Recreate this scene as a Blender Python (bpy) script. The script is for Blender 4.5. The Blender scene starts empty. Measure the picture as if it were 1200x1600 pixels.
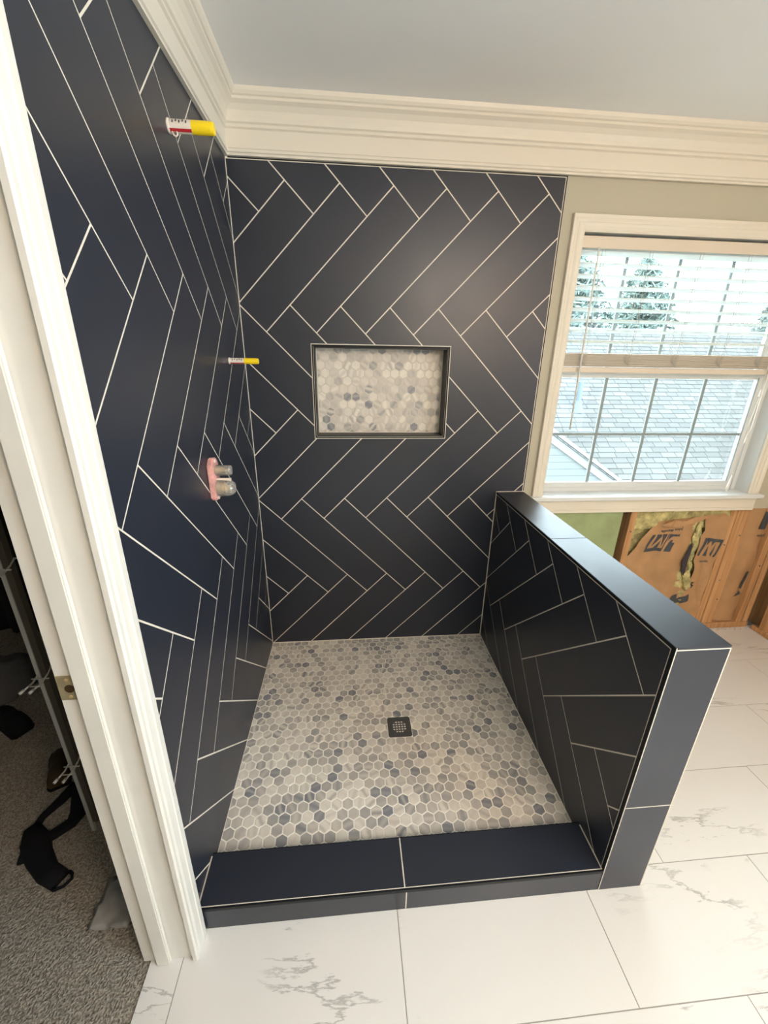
import bpy, bmesh, math, random
from mathutils import Vector, Matrix, noise

# ------------------------------------------------------------------ camera, sky, lights, exposure
SC = bpy.context.scene
COL = SC.collection
cam_d = bpy.data.cameras.new('camera'); cam = bpy.data.objects.new('camera', cam_d); COL.objects.link(cam)
cam_d.sensor_fit = 'VERTICAL'; cam_d.sensor_height = 36.0; cam_d.lens = 14.125; cam_d.clip_start = 0.02; cam_d.clip_end = 200
CAM = Vector((0.4609, -1.9873, 1.5912))
CAM_ROT = [[0.9962664, 0.0160695, -0.0848233], [-0.0851045, 0.3478989, -0.9336614], [0.0145065, 0.9373943, 0.3479676]]
_m = Matrix([list(r) for r in CAM_ROT]).to_4x4(); _m.translation = CAM
cam.matrix_world = _m
SC.camera = cam
SC.view_settings.view_transform = 'Standard'
SC.view_settings.look = 'None'
SC.view_settings.gamma = 1.0
SC.view_settings.use_curve_mapping = False
SC.view_settings.exposure = 0.25

SKY = 13.5
world = bpy.data.worlds.new('overcast_sky'); SC.world = world; world.use_nodes = True
nt = world.node_tree; bg = nt.nodes['Background']
tcw = nt.nodes.new('ShaderNodeTexCoord'); nzw = nt.nodes.new('ShaderNodeTexNoise'); nzw.inputs['Scale'].default_value = 2.0
rpw = nt.nodes.new('ShaderNodeValToRGB')
rpw.color_ramp.elements[0].color = (0.72, 0.86, 1.0, 1); rpw.color_ramp.elements[1].color = (0.86, 0.94, 1.0, 1)
nt.links.new(tcw.outputs['Generated'], nzw.inputs['Vector']); nt.links.new(nzw.outputs['Fac'], rpw.inputs['Fac'])
nt.links.new(rpw.outputs['Color'], bg.inputs['Color']); bg.inputs['Strength'].default_value = SKY

RXW = 3.05
def light(name, kind, loc, energy, color, size=0.1, size_y=None, rot=None, portal=False):
    d = bpy.data.lights.new(name, kind); d.energy = energy; d.color = color
    if kind == 'AREA':
        d.shape = 'RECTANGLE'; d.size = size; d.size_y = size_y or size
        d.cycles.is_portal = portal
    else:
        d.shadow_soft_size = size
    o = bpy.data.objects.new(name, d); COL.objects.link(o); o.location = loc
    if rot: o.rotation_euler = rot
    return o
# warm vanity bulbs on the wall behind the photographer
for _x in (2.1, 2.45, 2.8):
    light('vanity_bulb', 'POINT', (_x, -3.42, 2.15), 10.0, (1.0, 0.62, 0.40), 0.09)
# added fill lamp near the ceiling behind the photographer, no fixture known
light('ceiling_fill', 'POINT', (1.45, -2.65, 2.20), 56.0, (1.0, 0.85, 0.70), 0.25)
# added area lamp standing in for daylight at the unseen side window
light('side_fill', 'AREA', (RXW - 0.03, -2.70, 1.55), 14.0, (0.60, 0.80, 1.0), 1.30, 1.20, (0, math.radians(90), 0))
# sky portals in the two window openings
light('portal_back', 'AREA', (2.098, 0.16, 1.53), 1.0, (1, 1, 1), 1.25, 1.25, (math.radians(-90), 0, 0), True)
light('portal_side', 'AREA', (3.16, -2.70, 1.55), 1.0, (1, 1, 1), 1.5, 1.5, (0, math.radians(90), 0), True)

# ------------------------------------------------------------------ helpers
def mat(name, base=(0.8, 0.8, 0.8), rough=0.5, spec=0.5, metal=0.0, bump=0.0, bump_scale=60.0, vary=0.0, vary_scale=3.0, trans=0.0, coat=0.0, rvary=0.0):
    m = bpy.data.materials.new(name); m.use_nodes = True
    n = m.node_tree.nodes; l = m.node_tree.links; b = n['Principled BSDF']
    b.inputs['Base Color'].default_value = (*base, 1); b.inputs['Roughness'].default_value = rough
    b.inputs['Specular IOR Level'].default_value = spec; b.inputs['Metallic'].default_value = metal
    b.inputs['Transmission Weight'].default_value = trans; b.inputs['Coat Weight'].default_value = coat
    tc = n.new('ShaderNodeTexCoord')
    if vary:
        nz = n.new('ShaderNodeTexNoise'); nz.inputs['Scale'].default_value = vary_scale; nz.inputs['Detail'].default_value = 5
        l.new(tc.outputs['Object'], nz.inputs['Vector'])
        r = n.new('ShaderNodeValToRGB')
        r.color_ramp.elements[0].position = 0.3; r.color_ramp.elements[1].position = 0.7
        r.color_ramp.elements[0].color = (*[c * (1 - vary) for c in base], 1)
        r.color_ramp.elements[1].color = (*[min(1, c * (1 + vary)) for c in base], 1)
        l.new(nz.outputs['Fac'], r.inputs['Fac']); l.new(r.outputs['Color'], b.inputs['Base Color'])
    if rvary:
        nz = n.new('ShaderNodeTexNoise'); nz.inputs['Scale'].default_value = 4.0; nz.inputs['Detail'].default_value = 4
        l.new(tc.outputs['Object'], nz.inputs['Vector'])
        mr = n.new('ShaderNodeMapRange'); mr.inputs['To Min'].default_value = rough - rvary; mr.inputs['To Max'].default_value = rough + rvary
        l.new(nz.outputs['Fac'], mr.inputs['Value']); l.new(mr.outputs['Result'], b.inputs['Roughness'])
    if bump:
        nz = n.new('ShaderNodeTexNoise'); nz.inputs['Scale'].default_value = bump_scale; nz.inputs['Detail'].default_value = 4
        l.new(tc.outputs['Object'], nz.inputs['Vector'])
        bp = n.new('ShaderNodeBump'); bp.inputs['Strength'].default_value = bump; bp.inputs['Distance'].default_value = 0.01
        l.new(nz.outputs['Fac'], bp.inputs['Height']); l.new(bp.outputs['Normal'], b.inputs['Normal'])
    return m

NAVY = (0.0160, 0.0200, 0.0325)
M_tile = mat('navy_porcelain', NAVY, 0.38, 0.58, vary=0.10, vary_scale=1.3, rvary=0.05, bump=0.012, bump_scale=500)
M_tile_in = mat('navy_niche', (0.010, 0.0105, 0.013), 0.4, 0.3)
M_grout = mat('light_grout', (0.70, 0.65, 0.56), 0.85, 0.3, vary=0.06, vary_scale=20)
M_hexgrout = mat('mosaic_grout', (0.88, 0.84, 0.76), 0.85, 0.3)
M_edge = mat('dark_edge_trim', (0.006, 0.007, 0.010), 0.5, 0.25)
M_trim = mat('white_trim_paint', (0.70, 0.65, 0.56), 0.42, 0.5, bump=0.02, bump_scale=30)
M_door = mat('door_trim_paint', (0.68, 0.665, 0.62), 0.40, 0.5, bump=0.05, bump_scale=12, vary=0.03, vary_scale=8)
M_wall = mat('cream_wall_paint', (0.46, 0.43, 0.34), 0.8, 0.3, bump=0.03, bump_scale=150)
M_ceil = mat('ceiling_paint', (0.86, 0.86, 0.85), 0.9, 0.2, bump=0.02, bump_scale=120)
M_vinyl = mat('white_vinyl', (0.66, 0.68, 0.68), 0.35, 0.5)
M_muntin = mat('grey_muntin', (0.27, 0.32, 0.33), 0.5, 0.4)
M_blind = mat('blind_slat', (0.78, 0.80, 0.78), 0.5, 0.4)
M_blindb = mat('blind_beige', (0.66, 0.58, 0.48), 0.5, 0.4)
M_cord = mat('cord', (0.45, 0.42, 0.36), 0.8, 0.2)
M_cordw = mat('white_cord', (0.75, 0.73, 0.68), 0.8, 0.2)
M_dark = mat('gap_shade', (0.03, 0.028, 0.026), 0.9, 0.2)
M_metal = mat('dark_steel', (0.16, 0.155, 0.15), 0.42, 0.5, metal=0.7, bump=0.02, bump_scale=200)
M_hole = mat('drain_black', (0.006, 0.006, 0.006), 0.9, 0.1)
M_brass = mat('brass', (0.80, 0.62, 0.32), 0.35, 0.5, metal=0.6, vary=0.15, vary_scale=30)
M_brasspl = mat('worn_brass_plate', (0.55, 0.47, 0.30), 0.38, 0.5, metal=0.6, vary=0.2, vary_scale=40)
M_yellow = mat('yellow_plastic', (0.86, 0.62, 0.01), 0.35, 0.5)
M_clearlab = mat('frosted_plastic', (0.72, 0.64, 0.56), 0.3, 0.5)
M_red = mat('red_plastic', (0.45, 0.02, 0.03), 0.35, 0.5)
M_pink = mat('pink_guard', (0.66, 0.34, 0.31), 0.3, 0.5, vary=0.3, vary_scale=30)
M_green = mat('green_drywall', (0.31, 0.37, 0.19), 0.85, 0.2, vary=0.15, vary_scale=7, bump=0.05, bump_scale=90)
M_kraft = mat('kraft_paper', (0.43, 0.25, 0.125), 0.75, 0.25, vary=0.12, vary_scale=9, bump=0.35, bump_scale=16)
M_ink = mat('print_ink', (0.07, 0.075, 0.085), 0.7, 0.2)
M_fibre = mat('yellow_fibreglass', (0.50, 0.44, 0.21), 0.95, 0.1, vary=0.35, vary_scale=25, bump=0.8, bump_scale=90)
M_dust = mat('debris', (0.62, 0.55, 0.47), 0.95, 0.1, vary=0.2, vary_scale=40)
M_dkfab = mat('black_nylon', (0.006, 0.0065, 0.009), 0.85, 0.2, bump=0.2, bump_scale=120)
M_brown = mat('brown_leather', (0.05, 0.03, 0.012), 0.6, 0.3)
M_greycl = mat('grey_cloth', (0.12, 0.12, 0.125), 0.9, 0.2, bump=0.3, bump_scale=60)
M_rack = mat('white_enamel', (0.50, 0.50, 0.50), 0.4, 0.5)
M_wire = mat('wire', (0.55, 0.53, 0.50), 0.35, 0.5, metal=0.3)
M_closet = mat('closet_paint', (0.38, 0.36, 0.32), 0.9, 0.2)
M_bagp = mat('pale_plastic_film', (0.30, 0.30, 0.29), 0.3, 0.6)
M_ground = mat('ground_outside', (0.25, 0.27, 0.18), 0.95, 0.1, vary=0.2, vary_scale=1)
M_siding = mat('pale_siding', (0.078, 0.084, 0.083), 0.7, 0.3)
M_rake = mat('rake_white', (0.12, 0.12, 0.12), 0.6, 0.3)
M_pipe = mat('vent_pipe', (0.060, 0.078, 0.088), 0.6, 0.3)
M_bark = mat('bark', (0.20, 0.20, 0.20), 0.9, 0.1, vary=0.2, vary_scale=4)
M_needle = mat('evergreen_needles', (0.115, 0.15, 0.135), 0.8, 0.2, vary=0.35, vary_scale=1.2)  # paler and bluer than real needles, window haze put into the colour

def mat_wood():
    m = mat('pine_stud', (0.55, 0.28, 0.11), 0.7, 0.3); n = m.node_tree.nodes; l = m.node_tree.links; b = n['Principled BSDF']
    tc = n.new('ShaderNodeTexCoord'); mp = n.new('ShaderNodeMapping'); mp.inputs['Scale'].default_value = (40, 40, 1.6)
    nz = n.new('ShaderNodeTexNoise'); nz.inputs['Scale'].default_value = 1.5; nz.inputs['Detail'].default_value = 6; nz.inputs['Distortion'].default_value = 0.6
    r = n.new('ShaderNodeValToRGB')
    r.color_ramp.elements[0].position = 0.3; r.color_ramp.elements[1].position = 0.72
    r.color_ramp.elements[0].color = (0.38, 0.19, 0.080, 1); r.color_ramp.elements[1].color = (0.62, 0.36, 0.175, 1)
    l.new(tc.outputs['Object'], mp.inputs['Vector']); l.new(mp.outputs['Vector'], nz.inputs['Vector'])
    l.new(nz.outputs['Fac'], r.inputs['Fac']); l.new(r.outputs['Color'], b.inputs['Base Color'])
    return m
M_wood = mat_wood()

def mat_clear(name, tint, amount):
    m = bpy.data.materials.new(name); m.use_nodes = True; n = m.node_tree.nodes; l = m.node_tree.links
    out = n['Material Output']; n.remove(n['Principled BSDF'])
    tr = n.new('ShaderNodeBsdfTransparent'); tr.inputs['Color'].default_value = (*tint, 1)
    gl = n.new('ShaderNodeBsdfGlossy'); gl.inputs['Roughness'].default_value = 0.03
    fr = n.new('ShaderNodeFresnel'); fr.inputs['IOR'].default_value = amount
    mx = n.new('ShaderNodeMixShader')
    l.new(fr.outputs['Fac'], mx.inputs['Fac']); l.new(tr.outputs['BSDF'], mx.inputs[1]); l.new(gl.outputs['BSDF'], mx.inputs[2])
    l.new(mx.outputs['Shader'], out.inputs['Surface'])
    return m
M_glass = mat_clear('window_glass', (0.95, 0.99, 0.98), 1.35)
M_clear = mat_clear('clear_plastic', (0.92, 0.90, 0.86), 1.6)
_n = M_clear.node_tree.nodes; _l = M_clear.node_tree.links
_d = _n.new('ShaderNodeBsdfDiffuse'); _d.inputs['Color'].default_value = (0.85, 0.82, 0.78, 1); _m2 = _n.new('ShaderNodeMixShader'); _m2.inputs['Fac'].default_value = 0.22
_o = _n['Material Output']; _src = _o.inputs['Surface'].links[0].from_socket
_l.new(_src, _m2.inputs[1]); _l.new(_d.outputs['BSDF'], _m2.inputs[2]); _l.new(_m2.outputs['Shader'], _o.inputs['Surface'])

def mat_hex():
    m = mat('marble_mosaic', (0.6, 0.57, 0.52), 0.38, 0.5); n = m.node_tree.nodes; l = m.node_tree.links; b = n['Principled BSDF']
    at = n.new('ShaderNodeVertexColor'); at.layer_name = 'tone'
    sp = n.new('ShaderNodeSeparateColor'); l.new(at.outputs['Color'], sp.inputs['Color'])
    uv = n.new('ShaderNodeUVMap'); uv.uv_map = 'local'
    wv = n.new('ShaderNodeTexWave'); wv.inputs['Scale'].default_value = 1.15; wv.inputs['Distortion'].default_value = 3.5; wv.inputs['Detail'].default_value = 3; wv.inputs['Detail Scale'].default_value = 1.2
    l.new(uv.outputs['UV'], wv.inputs['Vector'])
    r = n.new('ShaderNodeValToRGB'); e = r.color_ramp.elements
    e[0].position = 0.0; e[0].color = (0.22, 0.225, 0.25, 1); e[1].position = 1.0; e[1].color = (0.74, 0.69, 0.61, 1)
    x = e.new(0.30); x.color = (0.37, 0.355, 0.335, 1); x = e.new(0.6); x.color = (0.55, 0.505, 0.455, 1)
    ad = n.new('ShaderNodeMath'); ad.operation = 'SUBTRACT'; ad.inputs[1].default_value = 0.5; l.new(wv.outputs['Fac'], ad.inputs[0])
    mu = n.new('ShaderNodeMath'); mu.operation = 'MULTIPLY'; l.new(ad.outputs[0], mu.inputs[0]); l.new(sp.outputs['Green'], mu.inputs[1])
    a2 = n.new('ShaderNodeMath'); a2.operation = 'ADD'; l.new(mu.outputs[0], a2.inputs[0]); l.new(sp.outputs['Red'], a2.inputs[1])
    l.new(a2.outputs[0], r.inputs['Fac']); l.new(r.outputs['Color'], b.inputs['Base Color'])
    return m
M_hex = mat_hex()

def mat_shingle():
    m = mat('shingle', (0.3, 0.3, 0.3), 0.95, 0.1); n = m.node_tree.nodes; l = m.node_tree.links; b = n['Principled BSDF']
    at = n.new('ShaderNodeVertexColor'); at.layer_name = 'tone'
    sp = n.new('ShaderNodeSeparateColor'); l.new(at.outputs['Color'], sp.inputs['Color'])
    r = n.new('ShaderNodeValToRGB'); e = r.color_ramp.elements
    e[0].color = (0.064, 0.064, 0.061, 1); e[1].color = (0.084, 0.083, 0.080, 1)
    l.new(sp.outputs['Red'], r.inputs['Fac']); l.new(r.outputs['Color'], b.inputs['Base Color'])
    return m
M_shingle = mat_shingle()
M_shingleb = mat('shingle_underlay', (0.06, 0.06, 0.06), 0.95, 0.1)

def mat_marble():
    m = mat('white_marble_porcelain', (0.78, 0.76, 0.73), 0.17, 0.65); n = m.node_tree.nodes; l = m.node_tree.links; b = n['Principled BSDF']
    tc = n.new('ShaderNodeTexCoord'); oi = n.new('ShaderNodeObjectInfo')
    sc = n.new('ShaderNodeMath'); sc.operation = 'MULTIPLY'; sc.inputs[1].default_value = 37.0; l.new(oi.outputs['Random'], sc.inputs[0])
    ad = n.new('ShaderNodeVectorMath'); ad.operation = 'ADD'; l.new(tc.outputs['Object'], ad.inputs[0]); l.new(sc.outputs[0], ad.inputs[1])
    mp = n.new('ShaderNodeMapping'); mp.inputs['Rotation'].default_value = (0, 0, 0.75); mp.inputs['Scale'].default_value = (0.8, 3.4, 1.0)
    l.new(ad.outputs[0], mp.inputs['Vector'])
    n1 = n.new('ShaderNodeTexNoise'); n1.inputs['Scale'].default_value = 1.6; n1.inputs['Detail'].default_value = 7; n1.inputs['Roughness'].default_value = 0.62; n1.inputs['Distortion'].default_value = 0.35
    n2 = n.new('ShaderNodeTexNoise'); n2.inputs['Scale'].default_value = 2.6; n2.inputs['Detail'].default_value = 2
    l.new(mp.outputs['Vector'], n1.inputs['Vector']); l.new(ad.outputs[0], n2.inputs['Vector'])
    s = n.new('ShaderNodeMath'); s.operation = 'SUBTRACT'; s.inputs[1].default_value = 0.5; l.new(n1.outputs['Fac'], s.inputs[0])
    a = n.new('ShaderNodeMath'); a.operation = 'ABSOLUTE'; l.new(s.outputs[0], a.inputs[0])
    r = n.new('ShaderNodeMapRange'); r.inputs['From Min'].default_value = 0.0; r.inputs['From Max'].default_value = 0.014; r.inputs['To Min'].default_value = 1.0; r.inputs['To Max'].default_value = 0.0
    l.new(a.outputs[0], r.inputs['Value'])
    r2 = n.new('ShaderNodeMapRange'); r2.inputs['From Min'].default_value = 0.50; r2.inputs['From Max'].default_value = 0.60; l.new(n2.outputs['Fac'], r2.inputs['Value'])
    mu = n.new('ShaderNodeMath'); mu.operation = 'MULTIPLY'; l.new(r.outputs[0], mu.inputs[0]); l.new(r2.outputs[0], mu.inputs[1])
    m2 = n.new('ShaderNodeMath'); m2.operation = 'MULTIPLY'; m2.inputs[1].default_value = 0.75; l.new(mu.outputs[0], m2.inputs[0])
    mx = n.new('ShaderNodeMix'); mx.data_type = 'RGBA'
    mx.inputs[6].default_value = (0.70, 0.69, 0.675, 1); mx.inputs[7].default_value = (0.30, 0.29, 0.28, 1)
    l.new(m2.outputs[0], mx.inputs[0]); l.new(mx.outputs[2], b.inputs['Base Color'])
    return m
M_marble = mat_marble()
M_floorgrout = mat('floor_grout', (0.30, 0.29, 0.27), 0.9, 0.2)

def mat_carpet():
    m = mat('carpet', (0.30, 0.27, 0.235), 0.98, 0.05); n = m.node_tree.nodes; l = m.node_tree.links; b = n['Principled BSDF']
    tc = n.new('ShaderNodeTexCoord')
    nz = n.new('ShaderNodeTexNoise'); nz.inputs['Scale'].default_value = 170; nz.inputs['Detail'].default_value = 4
    r = n.new('ShaderNodeValToRGB'); r.color_ramp.elements[0].position = 0.35; r.color_ramp.elements[1].position = 0.65
    r.color_ramp.elements[0].color = (0.22, 0.195, 0.16, 1); r.color_ramp.elements[1].color = (0.46, 0.42, 0.36, 1)
    bp = n.new('ShaderNodeBump'); bp.inputs['Strength'].default_value = 1.0; bp.inputs['Distance'].default_value = 0.012
    l.new(tc.outputs['Object'], nz.inputs['Vector']); l.new(nz.outputs['Fac'], r.inputs['Fac']); l.new(r.outputs['Color'], b.inputs['Base Color'])
    l.new(nz.outputs['Fac'], bp.inputs['Height']); l.new(bp.outputs['Normal'], b.inputs['Normal'])
    return m
M_carpet = mat_carpet()

def link(o, parent=None, label=None, cat=None, group=None, kind=None):
    COL.objects.link(o)
    if parent: o.parent = parent
    if label: o['label'] = label
    if cat: o['category'] = cat
    if group: o['group'] = group
    if kind: o['kind'] = kind
    return o
def obj(name, bm, m, parent=None, label=None, cat=None, group=None, kind=None, smooth=False):
    me = bpy.data.meshes.new(name)
    bmesh.ops.recalc_face_normals(bm, faces=bm.faces[:])
    bm.to_mesh(me); bm.free()
    for x in (m if isinstance(m, (list, tuple)) else [m]): me.materials.append(x)
    if smooth:
        for f in me.polygons: f.use_smooth = True
    return link(bpy.data.objects.new(name, me), parent, label, cat, group, kind)
def empty(name, loc, label, cat, group=None, kind=None):
    o = bpy.data.objects.new(name, None); o.location = loc; o.empty_display_size = 0.05
    return link(o, None, label, cat, group, kind)
def put(o, parent):            # keep world-space vertices under a parent that has its own location
    o.parent = parent; o.matrix_parent_inverse = Matrix.Translation(parent.location).inverted(); return o
def NB(): return bmesh.new()
def box(bm, x0, x1, y0, y1, z0, z1, mi=0):
    v = [bm.verts.new((x, y, z)) for x in (x0, x1) for y in (y0, y1) for z in (z0, z1)]
    fs = []
    for a in ((0, 1, 3, 2), (4, 6, 7, 5), (0, 4, 5, 1), (2, 3, 7, 6), (0, 2, 6, 4), (1, 5, 7, 3)):
        f = bm.faces.new([v[i] for i in a]); f.material_index = mi; fs.append(f)
    return v
def bbox(x0, x1, y0, y1, z0, z1, bev=0.002, seg=1):
    bm = NB(); box(bm, x0, x1, y0, y1, z0, z1)
    bmesh.ops.bevel(bm, geom=bm.edges[:], offset=bev, segments=seg, affect='EDGES', profile=0.5)
    return bm
def tube(bm, pts, r, n=8, caps=True):
    pts = [Vector(p) for p in pts]; rs = r if isinstance(r, (list, tuple)) else [r] * len(pts)
    rings = []; prev = None
    for i, p in enumerate(pts):
        t = (pts[min(i + 1, len(pts) - 1)] - pts[max(i - 1, 0)]).normalized()
        if prev is None: a = t.orthogonal().normalized()
        else:
            a = (prev - t * prev.dot(t)); a = a.normalized() if a.length > 1e-6 else t.orthogonal().normalized()
        prev = a; b = t.cross(a)
        rings.append([bm.verts.new(p + (a * math.cos(2 * math.pi * k / n) + b * math.sin(2 * math.pi * k / n)) * rs[i]) for k in range(n)])
    for i in range(len(rings) - 1):
        for k in range(n): bm.faces.new((rings[i][k], rings[i][(k + 1) % n], rings[i + 1][(k + 1) % n], rings[i + 1][k]))
    if caps:
        bm.faces.new(rings[0][::-1]); bm.faces.new(rings[-1])
def sweep(path, prof, N, side=1, closed_path=False):
    """mitred moulding: prof = closed polygon of (in-plane offset, height along N)"""
    bm = NB(); path = [Vector(p) for p in path]; N = Vector(N); rings = []
    for i, p in enumerate(path):
        d0 = (p - path[i - 1]).normalized() if i > 0 else None
        d1 = (path[i + 1] - p).normalized() if i < len(path) - 1 else None
        if d0 is None: d0 = d1
        if d1 is None: d1 = d0
        s0 = N.cross(d0) * side; s1 = N.cross(d1) * side
        m = (s0 + s1); m = m / max(1e-6, m.dot(s0)) 
        rings.append([bm.verts.new(p + m * a + N * b) for a, b in prof])
    k = len(prof)
    for i in range(len(rings) - 1):
        for j in range(k): bm.faces.new((rings[i][j], rings[i][(j + 1) % k], rings[i + 1][(j + 1) % k], rings[i + 1][j]))
    bm.faces.new(rings[0]); bm.faces.new(rings[-1][::-1])
    return bm
class Plane:
    def __init__(s, o, u, v, n): s.o, s.u, s.v, s.n = Vector(o), Vector(u), Vector(v), Vector(n)
    def P(s, a, b, d=0): return s.o + s.u * a + s.v * b + s.n * d
def clip(poly, a, b, c):           # keep a*x+b*y<=c
    out = []
    for i in range(len(poly)):
        p, q = poly[i], poly[(i + 1) % len(poly)]
        fp, fq = a * p[0] + b * p[1] - c, a * q[0] + b * q[1] - c
        if fp <= 0: out.append(p)
        if (fp < 0) != (fq < 0) and abs(fp - fq) > 1e-12:
            t = fp / (fp - fq); out.append((p[0] + (q[0] - p[0]) * t, p[1] + (q[1] - p[1]) * t))
    return out
def area(poly):
    return 0.5 * sum(poly[i][0] * poly[(i + 1) % len(poly)][1] - poly[(i + 1) % len(poly)][0] * poly[i][1] for i in range(len(poly)))
def inset(poly, g):
    if area(poly) < 0: poly = poly[::-1]
    res = list(poly)
    n = len(poly)
    for i in range(n):
        p, q = poly[i], poly[(i + 1) % n]; dx, dy = q[0] - p[0], q[1] - p[1]; L = math.hypot(dx, dy)
        if L < 1e-9: continue
        a, b = dy / L, -dx / L          # outward normal for CCW
        res = clip(res, a, b, a * p[0] + b * p[1] - g)
        if len(res) < 3: return []
    return res
def cliprect(poly, x0, x1, y0, y1):
    for a, b, c in ((1, 0, x1), (-1, 0, -x0), (0, 1, y1), (0, -1, -y0)):
        poly = clip(poly, a, b, c)
        if len(poly) < 3: return []
    return poly
def plate(pl, poly, top, depth, hole=None, cham=0.0):
    """a flat piece: polygon in plane coords, front face at 'top' along the normal, with thickness; hole = rect cut away"""
    bm = NB()
    f = bm.faces.new([bm.verts.new((x, y, 0)) for x, y in poly])
    if hole:
        hx0, hx1, hy0, hy1 = hole
        for co, no in (((hx0, 0, 0), (1, 0, 0)), ((hx1, 0, 0), (1, 0, 0)), ((0, hy0, 0), (0, 1, 0)), ((0, hy1, 0), (0, 1, 0))):
            bmesh.ops.bisect_plane(bm, geom=bm.verts[:] + bm.edges[:] + bm.faces[:], plane_co=co, plane_no=no, dist=1e-6)
        kill = [f for f in bm.faces if hx0 < f.calc_center_median().x < hx1 and hy0 < f.calc_center_median().y < hy1]
        if kill: bmesh.ops.delete(bm, geom=kill, context='FACES')
        inner = [e for e in bm.edges if len(e.link_faces) == 2]
        if inner: bmesh.ops.dissolve_edges(bm, edges=inner, use_verts=False)
    if not bm.faces: bm.free(); return None
    if cham:
        pass
    r = bmesh.ops.extrude_face_region(bm, geom=bm.faces[:])
    nv = [g for g in r['geom'] if isinstance(g, bmesh.types.BMVert)]
    for v in nv: v.co.z = 1.0
    for v in bm.verts:
        v.co = pl.P(v.co.x, v.co.y, top if v.co.z > 0.5 else top - depth)
    return bm

# herringbone ------------------------------------------------------------
S = 0.2195; H = 0.4463
def herringbone(xa, zA, x0, x1, z0, z1):
    """yields tile polygons (full 6 x 24 in. pieces) covering the rectangle"""
    out = []
    for k in range(-3, 9):
        top = zA - k * H
        if top - H - S > z1 or top + 0 < z0 - S: pass
        for i in range(-14, 16):
            if k % 2 == 0:
                A = (xa + i * S, top); B = (A[0] + S / 2, top - S / 2)
                out.append([A, B, (B[0] - H, B[1] - H), (A[0] - H, A[1] - H)])
            else:
                C = (xa - H + i * S, top); D = (C[0] - S / 2, top - S / 2)
                out.append([D, C, (C[0] + H, C[1] - H), (D[0] + H, D[1] - H)])
    return out
def lay(parent, pl, xa, zA, rect, regions, hole=None, g=0.0046, top=0.0, mname=M_tile):
    rnd = random.Random(7)
    for poly in herringbone(xa, zA, *rect):
        p = inset(poly, g / 2)
        q = p
        for a, b, c in regions: 
            q = clip(q, a, b, c)
            if len(q) < 3: break
        if len(q) < 3: continue
        if abs(area(q)) < 0.00015: continue
        h = None
        if hole:
            xs = [v[0] for v in q]; ys = [v[1] for v in q]
            if max(xs) > hole[0] and min(xs) < hole[1] and max(ys) > hole[2] and min(ys) < hole[3]: h = hole
        bm = plate(pl, q, top, 0.006, h)
        if bm: obj('tile', bm, mname, parent)
def rectreg(x0, x1, y0, y1): return ((1, 0, x1), (-1, 0, -x0), (0, 1, y1), (0, -1, -y0))

W = 1.2428; HP = 0.044; HC = 0.097; HW = 0.956; TW = 0.1448; YC = 1.255; YD = 1.115; TOPZ = 2.333; WT = 1.392
CEIL = 2.515; RX = 3.05; FY = -3.6

# ------------------------------------------------------------------ back wall
G0 = 0.0004      # grout depth behind tile faces
NX0, NX1, NZ0, NZ1 = 0.3005, 0.940, 1.243, 1.665
bm = NB()
for r in ((-0.12, NX0 + .004, 0.03, TOPZ + 0.04), (NX1 - .004, WT + 0.001, 0.03, TOPZ + 0.04)): box(bm, r[0], r[1], G0, 0.030, r[2], r[3], 1)
box(bm, NX0 + .004, NX1 - .004, G0, 0.030, 0.03, NZ0 + .004, 1); box(bm, NX0 + .004, NX1 - .004, G0, 0.030, NZ1 - .004, TOPZ + 0.04, 1)
# painted drywall: over the tile, over, beside and partly below the window
box(bm, -0.12, RX + .12, 0.004, 0.030, TOPZ + 0.0005, CEIL)
box(bm, WT + 0.001, 1.485, 0.002, 0.030, 0.835, TOPZ + 0.0005)
box(bm, 1.485, 2.712, 0.002, 0.030, 2.150, TOPZ + 0.0005)
box(bm, 2.712, RX + .12, 0.002, 0.030, 0.835, TOPZ + 0.0005)
box(bm, 1.485, 2.712, 0.002, 0.030, 0.835, 0.905)
# sheathing and framing mass behind
box(bm, -0.2, NX0 - .02, 0.030, 0.13, 0, CEIL); box(bm, NX1 + .02, 1.3, 0.030, 0.13, 0, CEIL)
box(bm, NX0 - .02, NX1 + .02, 0.030, 0.13, 0, NZ0 - .02); box(bm, NX0 - .02, NX1 + .02, 0.030, 0.13, NZ1 + .02, CEIL)
box(bm, NX0 - .02, NX1 + .02, 0.112, 0.13, NZ0 - .02, NZ1 + .02)
box(bm, 1.3, 1.485, 0.030, 0.13, 0.835, CEIL); box(bm, 1.485, 2.712, 0.030, 0.13, 2.150, CEIL); box(bm, 2.712, RX + .12, 0.030, 0.13, 0.835, CEIL)
box(bm, 1.485, 2.712, 0.030, 0.13, 0.835, 0.905)
box(bm, 1.3, RX + .12, 0.112, 0.13, -0.02, 0.835, 2)  # sheathing near-black, the shade of the stud gap put into its colour
wall_back = obj('wall_back', bm, [M_wall, M_grout, M_dark], None, 'back wall of navy herringbone tile beside cream paint and a window', 'wall', kind='structure')
PB = Plane((0, 0, 0), (1, 0, 0), (0, 0, 1), (0, -1, 0))
e = 0.0035
hole = (NX0 - .004, NX1 + .004, NZ0 - .004, NZ1 + .004)
lay(wall_back, PB, 0.2225, 2.2686, (0, WT, 0, TOPZ), rectreg(0.002, WT - 0.009, HP + .003, TOPZ - 0.006), hole)
bm = NB(); box(bm, WT - .0052, WT - .001, -0.0012, 0.012, HW + .004, TOPZ - .001); box(bm, 0.01, WT - .001, -0.0012, 0.012, TOPZ - .0028, TOPZ + .0005)
obj('metal_trim', bm, M_edge, wall_back, label='thin dark metal edge strip of the tiled field')
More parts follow.
